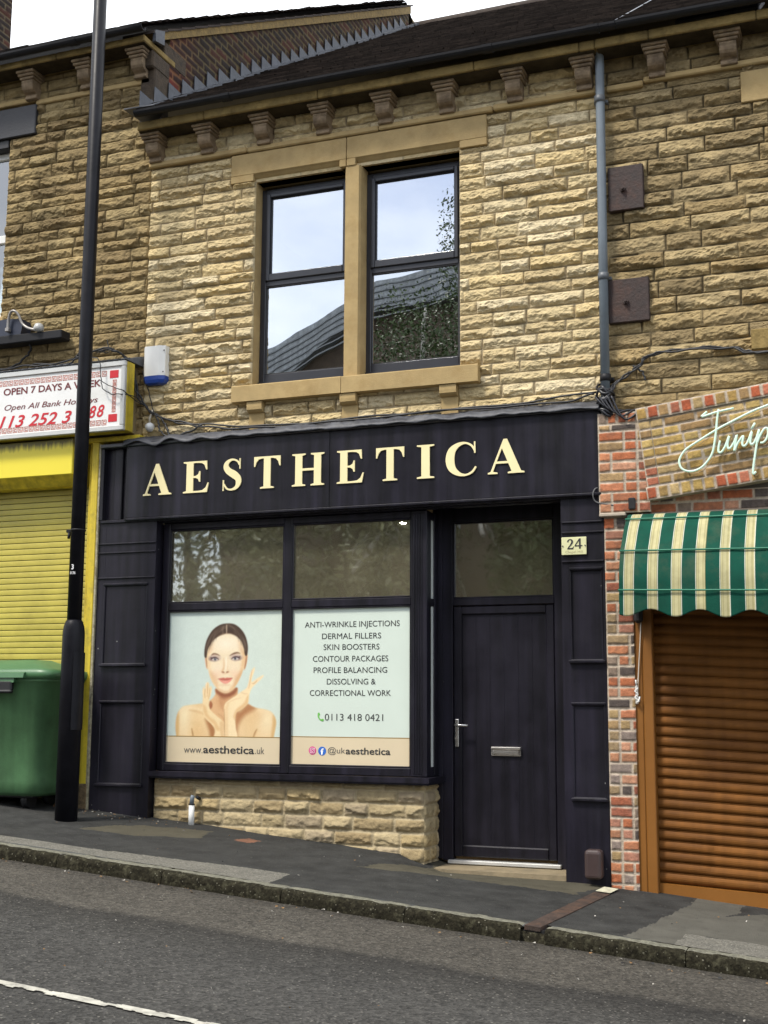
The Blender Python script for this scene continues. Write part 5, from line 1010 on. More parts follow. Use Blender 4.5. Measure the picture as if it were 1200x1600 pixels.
# round white sensor
sn = thing('dome_sensor', (-0.235, -0.06, 3.55), 'small round white dome on the stone wall left above the sign end', 'sensor')
q = MB(); prof = [(0.040, -0.020), (0.042, -0.050), (0.036, -0.064), (0.030, -0.078), (0.016, -0.092), (0.004, -0.095)]
pv = [[q.bm.verts.new((-0.235 + r * math.cos(k * math.pi / 10), yy, 3.585 + r * math.sin(k * math.pi / 10))) for k in range(20)] for r, yy in prof]
for A_, B_ in zip(pv, pv[1:]):
    for k in range(20): f_ = q.bm.faces.new((A_[k], A_[(k + 1) % 20], B_[(k + 1) % 20], B_[k])); f_.smooth = True
q.bm.faces.new(pv[0]); q.bm.faces.new(pv[-1]); q.build('dome', WHITE, sn)
q = MB(); q.tube([(-0.235, -0.045, 3.622), (-0.238, -0.050, 3.66), (-0.215, -0.055, 3.70), (-0.21, -0.05, 3.735)], 0.011, 8); q.build('conduit', M('pale_conduit', (0.5, 0.45, 0.36), 0.6), sn)

# cables
def cable(pts, r, label, name='cable', mat=CABLE, cat='cable', wob=0.006, extra=()):
    q = MB()
    for P in [pts] + list(extra):
        c_ = crom(P, 8); q.tube([(x + wob * math.sin(i * 1.7), y_ + wob * math.cos(i * 2.1) * 0.5, z + wob * math.sin(i * 0.9)) for i, (x, y_, z) in enumerate(c_)], r, 6)
    return tag(q.build(name, mat), label, cat)
cable([(-1.95, -0.05, 4.236), (-1.60, -0.07, 4.255), (-1.30, -0.09, 4.232), (-1.03, -0.20, 4.185), (-0.80, -0.29, 4.215), (-0.60, -0.30, 4.248), (-0.47, -0.28, 4.235), (-0.40, -0.20, 4.18), (-0.372, -0.12, 4.05), (-0.352, -0.08, 3.87), (-0.26, -0.06, 3.755), (-0.12, -0.06, 3.665), (0.06, -0.06, 3.60), (0.30, -0.07, 3.548), (0.70, -0.075, 3.500), (1.4, -0.075, 3.492), (2.5, -0.075, 3.512), (3.4, -0.08, 3.500), (3.70, -0.10, 3.545)], 0.0085,
      'thick black cable bundle draped over the takeaway sign and along the lead flashing', extra=[
      [(-1.5, -0.06, 4.262), (-1.1, -0.12, 4.235), (-0.8, -0.28, 4.24), (-0.5, -0.29, 4.255), (-0.385, -0.14, 4.14), (-0.345, -0.07, 3.90), (-0.20, -0.06, 3.70), (0.05, -0.06, 3.615), (0.35, -0.07, 3.56), (1.0, -0.07, 3.505), (2.0, -0.07, 3.515), (3.0, -0.07, 3.52), (3.72, -0.09, 3.56)],
      [(0.30, -0.07, 3.56), (0.15, -0.08, 3.50), (0.02, -0.10, 3.465), (-0.10, -0.09, 3.53), (-0.13, -0.07, 3.61), (-0.18, -0.06, 3.70)],
      [(-0.12, -0.065, 3.665), (-0.06, -0.08, 3.59), (-0.02, -0.10, 3.53), (0.0, -0.11, 3.48)]])
cable([(-0.80, -0.315, 4.25), (-0.82, -0.325, 4.20), (-0.60, -0.34, 4.16), (-0.565, -0.335, 4.02), (-0.545, -0.33, 3.90), (-0.45, -0.33, 3.835), (-0.36, -0.30, 3.835), (-0.30, -0.10, 3.84)], 0.0045, 'thin dark wire hanging across the right end of the takeaway sign', 'wire', wob=0.003, extra=[[(-0.58, -0.33, 3.97), (-0.45, -0.33, 3.90), (-0.35, -0.30, 3.86), (-0.30, -0.1, 3.78)], [(-0.70, -0.06, 4.42), (-0.66, -0.08, 4.30), (-0.62, -0.24, 4.25)], [(-0.62, -0.06, 4.33), (-0.68, -0.24, 4.245)], [(-0.33, -0.05, 4.10), (-0.26, -0.05, 3.92), (-0.20, -0.05, 3.72)]])
cable([(3.74, -0.12, 3.46), (3.80, -0.15, 3.53), (3.86, -0.075, 3.62), (3.95, -0.065, 3.685), (4.04, -0.065, 3.745), (4.11, -0.065, 3.815), (4.33, -0.065, 3.826), (4.72, -0.065, 3.812), (4.84, -0.09, 3.768), (5.0, -0.11, 3.738), (5.5, -0.11, 3.74)], 0.0080, 'black cable pair climbing from the downpipe foot across the right stone wall', extra=[[(3.76, -0.12, 3.42), (3.83, -0.14, 3.53), (3.88, -0.07, 3.625), (4.02, -0.065, 3.715), (4.13, -0.06, 3.81), (4.40, -0.06, 3.838), (4.70, -0.06, 3.820), (4.88, -0.10, 3.752), (5.5, -0.11, 3.728)], [(3.99, -0.06, 3.74), (4.06, -0.055, 3.69), (4.08, -0.055, 3.62)]])
# knot of cables and cloth round the downpipe foot
q = MB(); random.seed(3)
for k in range(11):
    z = 3.38 + 0.020 * k; ph = random.random() * 6
    q.tube([(3.786 + (0.050 + 0.02 * math.sin(k * 2.1)) * math.cos(a + ph), -0.105 + 0.055 * math.sin(a + ph), z + 0.035 * math.sin(a * 1 + k) + 0.01 * math.sin(3 * a)) for a in [i * 2 * math.pi / 14 for i in range(14)]], 0.009 + 0.006 * random.random(), 6, closed=True)
for k in range(5): q.tube(crom([(3.72 + 0.03 * k, -0.16, 3.50), (3.78 + 0.04 * k, -0.17, 3.43 - 0.03 * k), (3.86 + 0.05 * k, -0.12, 3.39), (3.98 + 0.02 * k, -0.08, 3.375)], 6), 0.008, 6)
tag(q.build('cable_knot', M('black_tape', (0.02, 0.02, 0.024), 0.35, 0.3, 20, 0.3, 50)), 'tangle of black cables bound round the foot of the grey downpipe', 'cable knot')
cable([(3.735, -0.11, 2.815), (3.700, -0.14, 2.800), (3.685, -0.15, 2.753), (3.700, -0.14, 2.705), (3.76, -0.14, 2.684), (3.85, -0.135, 2.668), (3.95, -0.135, 2.662)], 0.0052, 'thin grey cable looping from the brick pier to a small black box', mat=M('grey_cable', (0.10, 0.10, 0.10), 0.5), wob=0.0)
q = MB(); q.box(3.950, 4.000, -0.165, -0.115, 2.628, 2.716, 0.006); tag(q.build('junction_box', BLACK), 'small square black box on the brick above the awning corner', 'junction box')

# ================================================================== LEFT SHOP (yellow takeaway)
ls = thing('shopfront', (-1.7, 0.0, 0.35), 'yellow takeaway shopfront with its ribbed roller shutter pulled down', 'shopfront')
q = MB(); q.box(-4.8, -0.915, -0.20, 0.02, 3.185, 3.505, 0.006); fbx = q.build('fascia_board', YELLOW, ls)
def drip_mat():
    m, t, p = new_mat('yellow_paint_with_black_drips'); N = t.nodes.new; K = t.links.new
    g = N('ShaderNodeNewGeometry'); sp = N('ShaderNodeSeparateXYZ'); K(g.outputs['Position'], sp.inputs[0])
    mp = N('ShaderNodeMapping'); mp.inputs['Scale'].default_value = (38, 1, 2.0); K(g.outputs['Position'], mp.inputs['Vector'])
    n = N('ShaderNodeTexNoise'); n.inputs['Scale'].default_value = 1; n.inputs['Detail'].default_value = 5; K(mp.outputs['Vector'], n.inputs['Vector'])
    h = N('ShaderNodeMapRange'); h.inputs['From Min'].default_value = 3.36; h.inputs['From Max'].default_value = 3.50; K(sp.outputs['Z'], h.inputs['Value'])
    a = N('ShaderNodeMath'); a.operation = 'ADD'; K(n.outputs['Fac'], a.inputs[0]); K(h.outputs['Result'], a.inputs[1])
    r = N('ShaderNodeMapRange'); r.inputs['From Min'].default_value = 0.95; r.inputs['From Max'].default_value = 1.35; r.inputs['To Max'].default_value = 0.92; K(a.outputs['Value'], r.inputs['Value'])
    mx = N('ShaderNodeMix'); mx.data_type = 'RGBA'; mx.inputs[6].default_value = (*S(238, 220, 62, 0.95), 1); mx.inputs[7].default_value = (0.10, 0.085, 0.02, 1); K(r.outputs['Result'], mx.inputs[0]); K(mx.outputs[2], p.inputs['Base Color']); p.inputs['Roughness'].default_value = 0.45; return m
fbx.data.materials[0] = drip_mat()
q = MB(); q.prism_x([(-0.195, 3.1845), (-0.10, 3.100), (0.02, 3.10), (0.02, 3.1845)], -4.8, -0.885); q.box(-0.912, -0.86, -0.14, 0.02, 3.10, 3.52, 0.006); q.build('fascia_soffit', YELLOW_DIRTY, ls)
q = MB(); q.box(-0.770, -0.700, -0.115, 0.02, 0.30, 3.47, 0.006); q.box(-0.830, -0.772, -0.06, 0.02, 0.30, 3.47, 0.006); q.box(-0.86, -0.30, -0.105, 0.0, 3.471, 3.515, 0.006); post = q.build('frame_post', YELLOW_DIRTY, ls)
q = MB(); q.prism_y([(-0.698, 0.24), (-0.676, 0.24), (-0.676, 3.45), (-0.692, 3.45)], -0.118, -0.02); q.build('pale_edge_strip', M('flaking_pale_wood', (0.33, 0.30, 0.20), 0.8, 0.4, 30, 0.5, 50, dirt=(0.10, 0.07, 0.03), dirt_amt=0.9, dirt_scale=14), post)
q = MB(); q.box(-0.80, -0.685, -0.122, 0.0, 0.19, 0.52, 0.008); q.build('rotten_post_foot', M('rotten_wood', (0.13, 0.09, 0.045), 0.9, 0.5, 30, 0.7, 40, dirt=(0.03, 0.022, 0.012), dirt_amt=0.8, dirt_scale=20), post)
# slats: one ribbed curtain
zs, ys_ = [], []; pitch = 0.0525; z = 0.32
while z < 3.12:
    for fz, fy in ((0.0, 0.0), (0.03, -0.004), (0.25, -0.0055), (0.5, -0.006), (0.75, -0.0055), (0.90, -0.004), (0.925, 0.006), (0.985, 0.006)): zs.append(z + fz * pitch); ys_.append(0.06 + fy)
    z += pitch
xs = np.array([-4.8, -3.0, -1.9, -1.4, -1.0, -0.825]); X = np.tile(xs, (len(zs), 1)); P = np.stack([X, np.tile(np.array(ys_)[:, None], (1, len(xs))), np.tile(np.array(zs)[:, None], (1, len(xs)))], -1)
mi = np.zeros((len(zs) - 1, len(xs) - 1), int); mi[6::8] = 1; mi[5::8] = 1
link('roller_shutter', grid_mesh('roller_shutter', P, None, None, False, mi), [YSHUT, M('shutter_gap', (0.05, 0.04, 0.012), 0.8)], ls)
q = MB(); q.box(-4.8, -0.83, 0.055, 0.11, 0.22, 0.33, 0.006); q.build('shutter_bottom_rail', YELLOW_DIRTY, ls)
q = MB(); q.box(-4.8, -0.672, 0.10, 0.34, 0.0, 2.9); q.box(-0.672, -0.34, 0.01, 0.34, 0.0, 3.4); q.build('wall_core', BACKING, ls)

# ---- lightbox sign over the takeaway
lsn = thing('lightbox_sign', (-1.9, -0.15, 3.51), 'white lightbox sign with red border reading OPEN 7 DAYS A WEEK above the yellow shop', 'sign')
q = MB(); x0, x1, z0, z1, y = -4.2, -0.345, 3.520, 4.140, -0.30
q.box(x0, x1, y, -0.26, z1 - 0.05, z1, 0.006); q.box(x0, x1, y, -0.26, z0, z0 + 0.045, 0.006); q.box(x1 - 0.04, x1, y + 0.001, -0.26, z0 + 0.045, z1 - 0.05, 0.006); q.build('sign_frame', ALU, lsn)
q = MB(); q.box(x0, x1 - 0.04, y + 0.014, -0.20, z0 + 0.045, z1 - 0.05); panel = q.build('sign_face', SIGNW, lsn)
q = MB(); q.box(x0, x1 + 0.006, -0.262, -0.150, z0 + 0.004, z1 - 0.004, 0.004); q.build('sign_box', YELLOW_DIRTY, lsn)
q = MB(); q.box(x0 + 0.02, x1 - 0.05, -0.1495, 0.0, z0 + 0.02, z1 - 0.004, 0.004); q.build('sign_backing', BACKING, lsn)
q = MB(); q.prism_x([(-0.305, z1 + 0.002), (-0.02, z1 + 0.10), (0.0, z1 + 0.10), (0.0, z1 + 0.002)], x0, x1 + 0.012)
q.build('lead_capping', LEAD, lsn)
q = MB()
for i in range(52):
    cx = -0.40 - i * 0.075; q.tube([(cx + 0.034 * math.cos(a), -0.300 + 0.22 * (0.5 + 0.30 * math.sin(a)) , z1 + 0.008 + 0.075 * (0.5 + 0.30 * math.sin(a))) for a in [math.pi + k * math.pi / 6 for k in range(7)]], 0.005, 5)
q.build('scalloped_trim', M('dark_lead_edge', (0.055, 0.06, 0.07), 0.5), lsn)
yy = y + 0.0135
text('OPEN 7 DAYS A WEEK', -1.618, -0.590, 3.925, 3.990, yy, DARKRED, lsn, bold=0.022, tilt=0)
text('Open All Bank Holidays', -1.600, -0.615, 3.770, 3.838, yy, DARKRED, lsn, bold=0.004, shear=0.28)
text('0113 252 3', -1.760, -0.880, 3.625, 3.735, yy, REDINK, lsn, bold=0.016, shear=0.30); text('8', -0.705, -0.628, 3.648, 3.758, yy, REDINK, lsn, bold=0.016, shear=0.30); text('8', -0.622, -0.545, 3.651, 3.761, yy, REDINK, lsn, bold=0.016, shear=0.30)
key = MB()
def meander(cx, cz, s_):
    t_ = 0.0035
    for a, b, c_, d in ((-s_, s_, s_ - t_ * 1.4, s_), (-s_, s_, -s_, -s_ + t_ * 1.4), (-s_, -s_ + t_ * 1.4, -s_, s_), (s_ - t_ * 1.4, s_, -s_ * 0.2, s_), (-s_ * 0.45, s_ * 0.5, s_ * 0.25, s_ * 0.45), (-s_ * 0.45, -s_ * 0.25, -s_ * 0.5, s_ * 0.3), (-s_ * 0.45, s_, -s_ * 0.5, -s_ * 0.3)):
        key.box(cx + a, cx + b, yy - 0.0015, yy, cz + c_, cz + d)
for i in range(28): meander(-0.560 - i * 0.058, 4.036, 0.024); meander(-0.545 - i * 0.058, 3.600, 0.024)
for i in range(7): meander(-0.452, 3.955 - i * 0.042, 0.0185)
key.build('key_border', M('faded_red_vinyl', S(200, 105, 80, 0.9), 0.4, 0.3, 30), lsn)
for a_ in (3.990, 3.600):
    q = MB(); q.box(-0.503, -0.416, yy - 0.002, yy, a_, a_ + 0.068); q.build('corner_square', REDINK, lsn)

# ---- black support bar, dark box and conduit under the left window
sbk = thing('sign_bracket', (-1.6, -0.1, 4.45), 'black metal bar and navy box fixed under the left upper window', 'bracket')
q = MB(); q.box(-2.6, -1.112, -0.17, -0.03, 4.450, 4.530, 0.008); q.build('bar', GUTTER, sbk)
q = MB(); q.prism_y([(-2.6, 4.532), (-1.565, 4.532), (-1.55, 4.60), (-1.555, 4.672), (-1.70, 4.690), (-2.6, 4.655)], -0.16, -0.03); q.build('box', M('navy_box', (0.016, 0.022, 0.045), 0.5), sbk)
q = MB(); q.tube(crom([(-1.685, -0.19, 4.585), (-1.683, -0.19, 4.66), (-1.655, -0.20, 4.735), (-1.61, -0.20, 4.742), (-1.57, -0.19, 4.70), (-1.54, -0.18, 4.63), (-1.49, -0.18, 4.585), (-1.42, -0.19, 4.555), (-1.36, -0.18, 4.545)], 8), 0.013, 8); q.box(-1.705, -1.665, -0.21, -0.165, 4.555, 4.592, 0.005); q.build('conduit', M('galvanised_conduit', (0.30, 0.28, 0.26), 0.4, 0.15, metal=0.4), sbk)
q = MB(); q.lathe([(0.02, 4.530), (0.045, 4.540), (0.05, 4.565), (0.035, 4.60), (0.012, 4.61)], (-1.36, -0.17), 12); q.build('lamp_head', M('clear_lamp_head', (0.45, 0.45, 0.43), 0.25, 0.3, 20), sbk)
cable([(-1.50, -0.10, 4.45), (-1.52, -0.06, 4.40), (-1.60, -0.05, 4.33), (-1.72, -0.05, 4.265), (-1.95, -0.05, 4.25)], 0.010, 'short black cable hanging from the black bar down to the takeaway sign')

# ================================================================== RIGHT SHOP (brick)
rs = thing('shopfront', (5.6, 0.0, -0.3), 'mixed brick shopfront with brown roller shutter behind the green striped awning', 'shopfront')
rng = np.random.default_rng(23)
BR = [(0.40, 0.135, 0.062), (0.33, 0.11, 0.058), (0.46, 0.19, 0.095), (0.28, 0.10, 0.06), (0.24, 0.18, 0.135), (0.42, 0.20, 0.11), (0.45, 0.23, 0.14), (0.34, 0.225, 0.11), (0.10, 0.08, 0.07), (0.38, 0.115, 0.05), (0.42, 0.165, 0.085)]
BL = BR + [(0.36, 0.25, 0.12), (0.30, 0.215, 0.12), (0.24, 0.19, 0.16), (0.38, 0.18, 0.12)]
BY = [(0.42, 0.285, 0.095), (0.38, 0.245, 0.08), (0.46, 0.325, 0.12), (0.33, 0.215, 0.08), (0.44, 0.30, 0.10), (0.30, 0.19, 0.085), (0.42, 0.30, 0.14)]
BS = BY + [(0.42, 0.11, 0.05), (0.40, 0.14, 0.08)] * 2
MORT = (0.46, 0.385, 0.30)
def bricks(name, x0, x1, z0, z1, y, course, length, pal, parent, alt=True, res=0.0065, first=0.0):
    u = np.arange(x0, x1 + res, res); u[-1] = x1; v = np.arange(z0, z1 + res, res); v[-1] = z1
    rows = np.append(np.arange(z0, z1 - course * 0.4, course), z1); J = []
    for i in range(len(rows) - 1):
        if length > course * 1.5:
            # stretcher then header, alternating
            j = [x0 - rng.choice([0, 0, length * 0.5]) if length < 0.2 else x0 - (length * 0.5 if i % 2 else 0) - 0.04 * rng.random()]; k = int(rng.integers(0, 2))
            while j[-1] < x1 - 0.02:
                j.append(j[-1] + (length if (k % 2 == 0) else length * 0.5)); k += 1
            j[-1] = max(j[-1], x1 + 0.001)
        else: j = list(np.arange(x0, x1 + length, length))
        J.append(j)
    U, V, H, C = block_field(u, v, rows, J, pal, MORT, rng, 'brick', 0.009, 0.0078)
    return link(name, grid_mesh(name, np.stack([U, y - H, V], -1), None, C), BRICK, parent)
pier = bricks('brick_pier', 3.728, 4.105, 2.610, 3.285, -0.135, 0.0775, 0.195, BR, rs)
bricks('soldier_course', 3.728, 4.020, 3.285, 3.372, -0.135, 0.09, 0.073, BR, pier)
q = MB(); q.box(3.730, 4.103, -0.134, 0.0, 2.61, 3.28); q.box(3.730, 4.018, -0.134, 0.0, 3.281, 3.37); q.box(3.757, 3.955, -0.100, 0.0, -0.25, 2.60); q.box(3.728, 3.925, -0.150, 0.0, 2.585, 2.612, 0.006); q.build('pier_core', M('pale_mortar', (0.42, 0.36, 0.28), 0.9, 0.15, 20), pier)
bricks('lower_pier', 3.755, 3.958, -0.145, 2.585, -0.101, 0.0775, 0.170, BL, pier, first=0.0)
# tilted panel: local frame runs up along the rising arch
def tilted(o, px, pz, ang):
    o.data.transform(Matrix.Translation((px, 0, pz)) @ Matrix.Rotation(-ang, 4, 'Y')); return o
def bricks_local(name, s0, s1, t0, t1, y, course, length, pal, parent, ang=0.124, px=4.017, pz=3.383, first=0.0):
    org = ORIGIN[parent.name]; o = bricks(name, s0, s1, t0, t1, y, course, length, pal, parent, first=first)
    o.data.transform(Matrix.Translation(org)); o.data.transform(Matrix.Translation((px, 0, pz)) @ Matrix.Rotation(-ang, 4, 'Y')); o.data.transform(Matrix.Translation(-org)); return o
panel = bricks_local('arch_brickwork', 0.092, 1.62, -0.600, -0.100, -0.150, 0.0715, 0.235, BY, rs)
bricks_local('toothed_brickwork', 0.0, 0.088, -0.600, -0.100, -0.154, 0.0715, 0.10, BS, panel)
bricks_local('top_brick_edge', 0.0, 1.62, -0.098, 0.0, -0.168, 0.10, 0.083, BS, panel)
bricks_local('bottom_brick_edge', -0.01, 1.62, -0.700, -0.602, -0.168, 0.10, 0.083, BS, panel)
q = MB(); q.box(0.0, 1.62, -0.150, 0.0, -0.70, -0.001); q.transform(Matrix.Translation((4.017, 0, 3.383)) @ Matrix.Rotation(-0.124, 4, 'Y')); q.build('arch_core', BRICK.copy() if False else M('arch_mortar', (0.36, 0.31, 0.24), 0.9, 0.15, 20), panel)
# mirrored falling half of the arch, out past the picture's edge
q = MB(); q.box(-1.62, 0.0, -0.160, 0.0, -0.70, -0.001); q.transform(Matrix.Translation((7.23, 0, 3.383)) @ Matrix.Rotation(0.124, 4, 'Y')); q.build('arch_far_half', M('arch_far_brick', (0.38, 0.25, 0.10), 0.9, 0.3, 14), panel)
bricks('lintel_brickwork', 3.96, 6.4, 2.600, 2.755, -0.065, 0.0775, 0.225, BR, rs)
q = MB(); q.box(3.94, 7.4, -0.058, 0.02, 2.585, 3.4); q.box(3.92, 7.4, -0.118, 0.0, 2.572, 2.599, 0.005); q.build('lintel_core', M('dark_mortar', (0.10, 0.085, 0.07), 0.9), rs)
# shutter frame and slats, dropping slightly with the street
TL = -0.050
fr = MB(); fr.box(3.938, 4.010, -0.085, 0.06, -0.22, 2.58, 0.006); fr.box(4.0115, 4.085, -0.085, 0.06, -0.24, 2.58, 0.006); fr2 = MB(); fr2.box(7.1, 7.25, -0.085, 0.06, -0.5, 2.58, 0.006); fr2.build('shutter_frame', RFRAME, rs); frame = fr.build('shutter_frame', RFRAME, rs)
zs, ys_ = [], []; pitch = 0.0735; z = -0.05; k = 0
SECT = ((0.0, 0.012), (0.03, 0.012), (0.07, 0.004), (0.10, -0.004), (0.16, -0.012), (0.28, -0.020), (0.45, -0.024), (0.62, -0.021), (0.78, -0.013), (0.88, -0.004), (0.90, 0.004), (0.93, 0.004), (0.95, -0.002), (0.985, -0.002), (0.99, 0.010))
while z < 2.55:
    for fz, fy in SECT: zs.append(z + fz * pitch); ys_.append(0.0 + fy * 0.62)
    z += pitch
xs = np.concatenate([np.arange(4.086, 5.2, 0.02), np.linspace(5.2, 7.1, 30)]); X = np.tile(xs, (len(zs), 1)); Zz = np.tile(np.array(zs)[:, None], (1, len(xs))) + TL * (X - 4.086)
Yd = np.tile(np.array(ys_)[:, None], (1, len(xs))) + 0.004 * (fbm(X * 2.2, np.round(Zz / pitch) * 3.7, 51, 3) - 0.5) + 0.012 * np.exp(-((X - 4.47) / 0.03) ** 2 - ((Zz - 0.18) / 0.05) ** 2) + 0.008 * np.exp(-((X - 4.45) / 0.03) ** 2 - ((Zz - 0.06) / 0.04) ** 2)
link('roller_shutter', grid_mesh('roller_shutter', np.stack([X, Yd, Zz], -1), None, None, False), RSHUT, rs)
q = MB(); q.prism_y([(4.086, -0.142), (7.1, -0.142 + TL * 3.0 - 0.06), (7.1, -0.055 + TL * 3.0), (4.086, -0.055)], -0.035, 0.04); q.build('shutter_bottom_rail', RFRAME, rs)
q = MB(); q.box(3.99, 7.4, 0.12, 0.34, -0.7, 2.9); q.build('wall_core', BACKING, rs)

# ---- striped canopy awning
aw = thing('awning', (5.4, -0.12, 1.82), 'green and cream striped barrel awning with scalloped edge over the brown shutter', 'awning')
A0, A1 = 3.953, 6.9; PROF = crom([(-0.118, 2.592), (-0.20, 2.575), (-0.285, 2.525), (-0.38, 2.445), (-0.470, 2.345), (-0.530, 2.275), (-0.575, 2.170), (-0.600, 2.080), (-0.608, 1.995), (-0.618, 1.91), (-0.622, 1.835)], 5)
xs = np.arange(A0, A1, 0.004); prof = np.array(PROF); nP = len(prof); X = np.tile(xs, (nP, 1)); Yp = np.tile(prof[:, 0][:, None], (1, len(xs))); Zp = np.tile(prof[:, 1][:, None], (1, len(xs)))
sag = 0.008 * np.sin((X - A0) * 19.5) * np.linspace(0, 1, nP)[:, None]; Yp = Yp - sag + 0.008 * (fbm(X * 3, Zp * 4, 33, 3) - 0.5)
hang = np.clip((np.arange(nP) - (nP - 11)) / 10.0, 0, 1)[:, None]; Zp = Zp - 0.030 * (X - A0) * np.linspace(0.3, 1.3, nP)[:, None] * 0.8 - hang * 0.026 * np.cos((X - A0 - 0.05) * 2 * math.pi / 0.335)
ph = ((xs - A0 - 0.032) / 0.1635) % 1.0; col = np.zeros((len(xs), 3)); GR = np.array(S(14, 80, 64, 0.72)); CRM = np.array(S(204, 196, 150, 0.72)); WHT = np.array(S(232, 232, 214, 0.8)); CR2 = np.array(S(186, 178, 130, 0.7))
for i, p_ in enumerate(ph):
    if p_ < 0.024 or 0.401 < p_ < 0.425: col[i] = WHT
    elif p_ < 0.040 or 0.385 < p_ < 0.402: col[i] = np.array(S(128, 132, 88, 0.7))
    elif p_ < 0.41: col[i] = CR2 if (0.09 < p_ < 0.15 or 0.28 < p_ < 0.34) else CRM
    else: col[i] = GR
Cc = np.tile(col[None], (nP, 1, 1)) * (1 - 0.10 * fbm(X * 4, Zp * 9, 3, 3)[..., None])
CANVAS = M('striped_canvas', (1, 1, 1), 0.8, 0.16, 5, 0.2, 120, attr='tint', spec=0.15, streak=0.12, dirt=(0.10, 0.10, 0.06), dirt_amt=0.35, dirt_scale=3)
cv = link('canvas', grid_mesh('canvas', np.stack([X, Yp, Zp], -1), None, Cc), CANVAS, aw); cv.modifiers.new('thickness', 'SOLIDIFY').thickness = 0.003
RIB = M('green_awning_rib', S(40, 118, 92, 0.9), 0.5); endg = MB()
for xe in (A0, A1 - 0.004): endg.prism_x([(y_, z_ ) for y_, z_ in PROF[:-4]] + [(-0.118, 1.99)], xe - 0.002, xe + 0.002)
endg.build('end_gore', M('green_canvas', S(14, 80, 64, 0.72), 0.75, 0.1, 6, 0.15, 120), aw)
for y_, z_, k_ in ((-0.292, 2.520, 0.46), (-0.536, 2.268, 0.80), (-0.614, 1.993, 1.13)):
    nn = (y_ + 0.118, z_ - 2.05); nl = math.hypot(*nn); q = MB(); q.tube([(x_, y_ + 0.016 * nn[0] / nl - 0.004 * math.sin((x_ - A0) * 19.5), z_ + 0.016 * nn[1] / nl - 0.024 * k_ * (x_ - A0)) for x_ in np.arange(A0 - 0.004, A1, 0.08)], 0.0065, 6); q.build('rib', RIB, aw)
q = MB(); q.tube([(A0 + 0.02, -0.60, 1.985), (A0 + 0.02, -0.35, 1.93), (A0 + 0.03, -0.10, 1.90)], 0.010, 6); q.box(A0 + 0.012, A0 + 0.075, -0.16, -0.09, 1.79, 1.90, 0.02); q.build('arm', BLACK, aw)
cd = thing('pull_cord', (3.97, -0.10, 1.19), 'white awning cord wound on a cleat on the orange shutter frame', 'cord')
q = MB(); q.tube(crom([(4.022, -0.14, 1.93), (4.005, -0.105, 1.70), (3.985, -0.10, 1.45), (3.972, -0.10, 1.26)], 6), 0.0042, 6); q.build('cord', M('white_cord', (0.6, 0.56, 0.48), 0.8), cd)
q = MB(); q.box(3.958, 3.978, -0.106, -0.086, 1.205, 1.34, 0.006); q.tube([(3.968, -0.112, 1.34), (3.966, -0.118, 1.38)], 0.006, 6); q.tube([(3.970, -0.112, 1.215), (3.985, -0.120, 1.225), (3.992, -0.118, 1.26)], 0.006, 6)
q.tube([(3.968 + 0.012 * math.sin(k * 1.1), -0.114, 1.22 + 0.008 * k) for k in range(14)], 0.0045, 5); q.build('cleat', WHITE, cd)

# ---- neon style script sign
ns = thing('neon_sign', (4.65, -0.2, 2.84), 'pale green script tube sign on the yellow brick arch', 'sign')
NE, nt_, np_ = new_mat('neon_tube'); np_.inputs['Base Color'].default_value = (0.62, 0.80, 0.66, 1); np_.inputs['Roughness'].default_value = 0.3; np_.inputs['Emission Color'].default_value = (0.55, 0.9, 0.72, 1); np_.inputs['Emission Strength'].default_value = 0.05
SK = [[(4.545, 3.31), (4.522, 3.292), (4.506, 3.275), (4.560, 3.288), (4.624, 3.304), (4.734, 3.321)],
 [(4.627, 3.321), (4.615, 3.251), (4.605, 3.165), (4.59, 3.071), (4.573, 3.002), (4.541, 2.949), (4.487, 2.897), (4.418, 2.876), (4.357, 2.897), (4.336, 2.946), (4.349, 2.993), (4.392, 3.045), (4.485, 3.102), (4.609, 3.172), (4.731, 3.23), (4.859, 3.287), (4.971, 3.325), (5.10, 3.37)],
 [(4.63, 3.088), (4.618, 3.038), (4.618, 3.006), (4.637, 3.005), (4.664, 3.043), (4.695, 3.119), (4.682, 3.065), (4.685, 3.029), (4.701, 3.032), (4.729, 3.073), (4.749, 3.123), (4.736, 3.06), (4.727, 3.007), (4.742, 3.04), (4.762, 3.075), (4.793, 3.112), (4.784, 3.058), (4.795, 3.037), (4.821, 3.063), (4.854, 3.143), (4.84, 3.069), (4.85, 3.045), (4.877, 3.075), (4.904, 3.151)],
 [(4.877, 3.201), (4.851, 3.158)], [(4.904, 3.151), (4.879, 3.02), (4.850, 2.842), (4.872, 2.847)], [(4.884, 3.051), (4.908, 3.104), (4.935, 3.148), (4.957, 3.158), (4.966, 3.13), (4.955, 3.085), (4.932, 3.057), (4.909, 3.053)]]
q = MB()
for s_ in SK: q.tube([(x, -0.212, z) for x, z in (crom(s_, 5) if len(s_) > 2 else s_)], 0.0080, 8)
q.build('tube', NE, ns)
q = MB()
for s_ in SK[1:]: q.tube([(x + 0.014, -0.186, z - 0.012) for x, z in (crom(s_, 5) if len(s_) > 2 else s_)], 0.0028, 6)
for x, z in ((4.40, 2.868), (4.855, 2.832), (4.62, 3.30), (4.70, 3.20)): q.tube([(x, -0.205, z), (x, -0.16, z)], 0.006, 6)
q.build('acrylic_edge', M('amber_acrylic', (0.36, 0.25, 0.13), 0.3), ns)

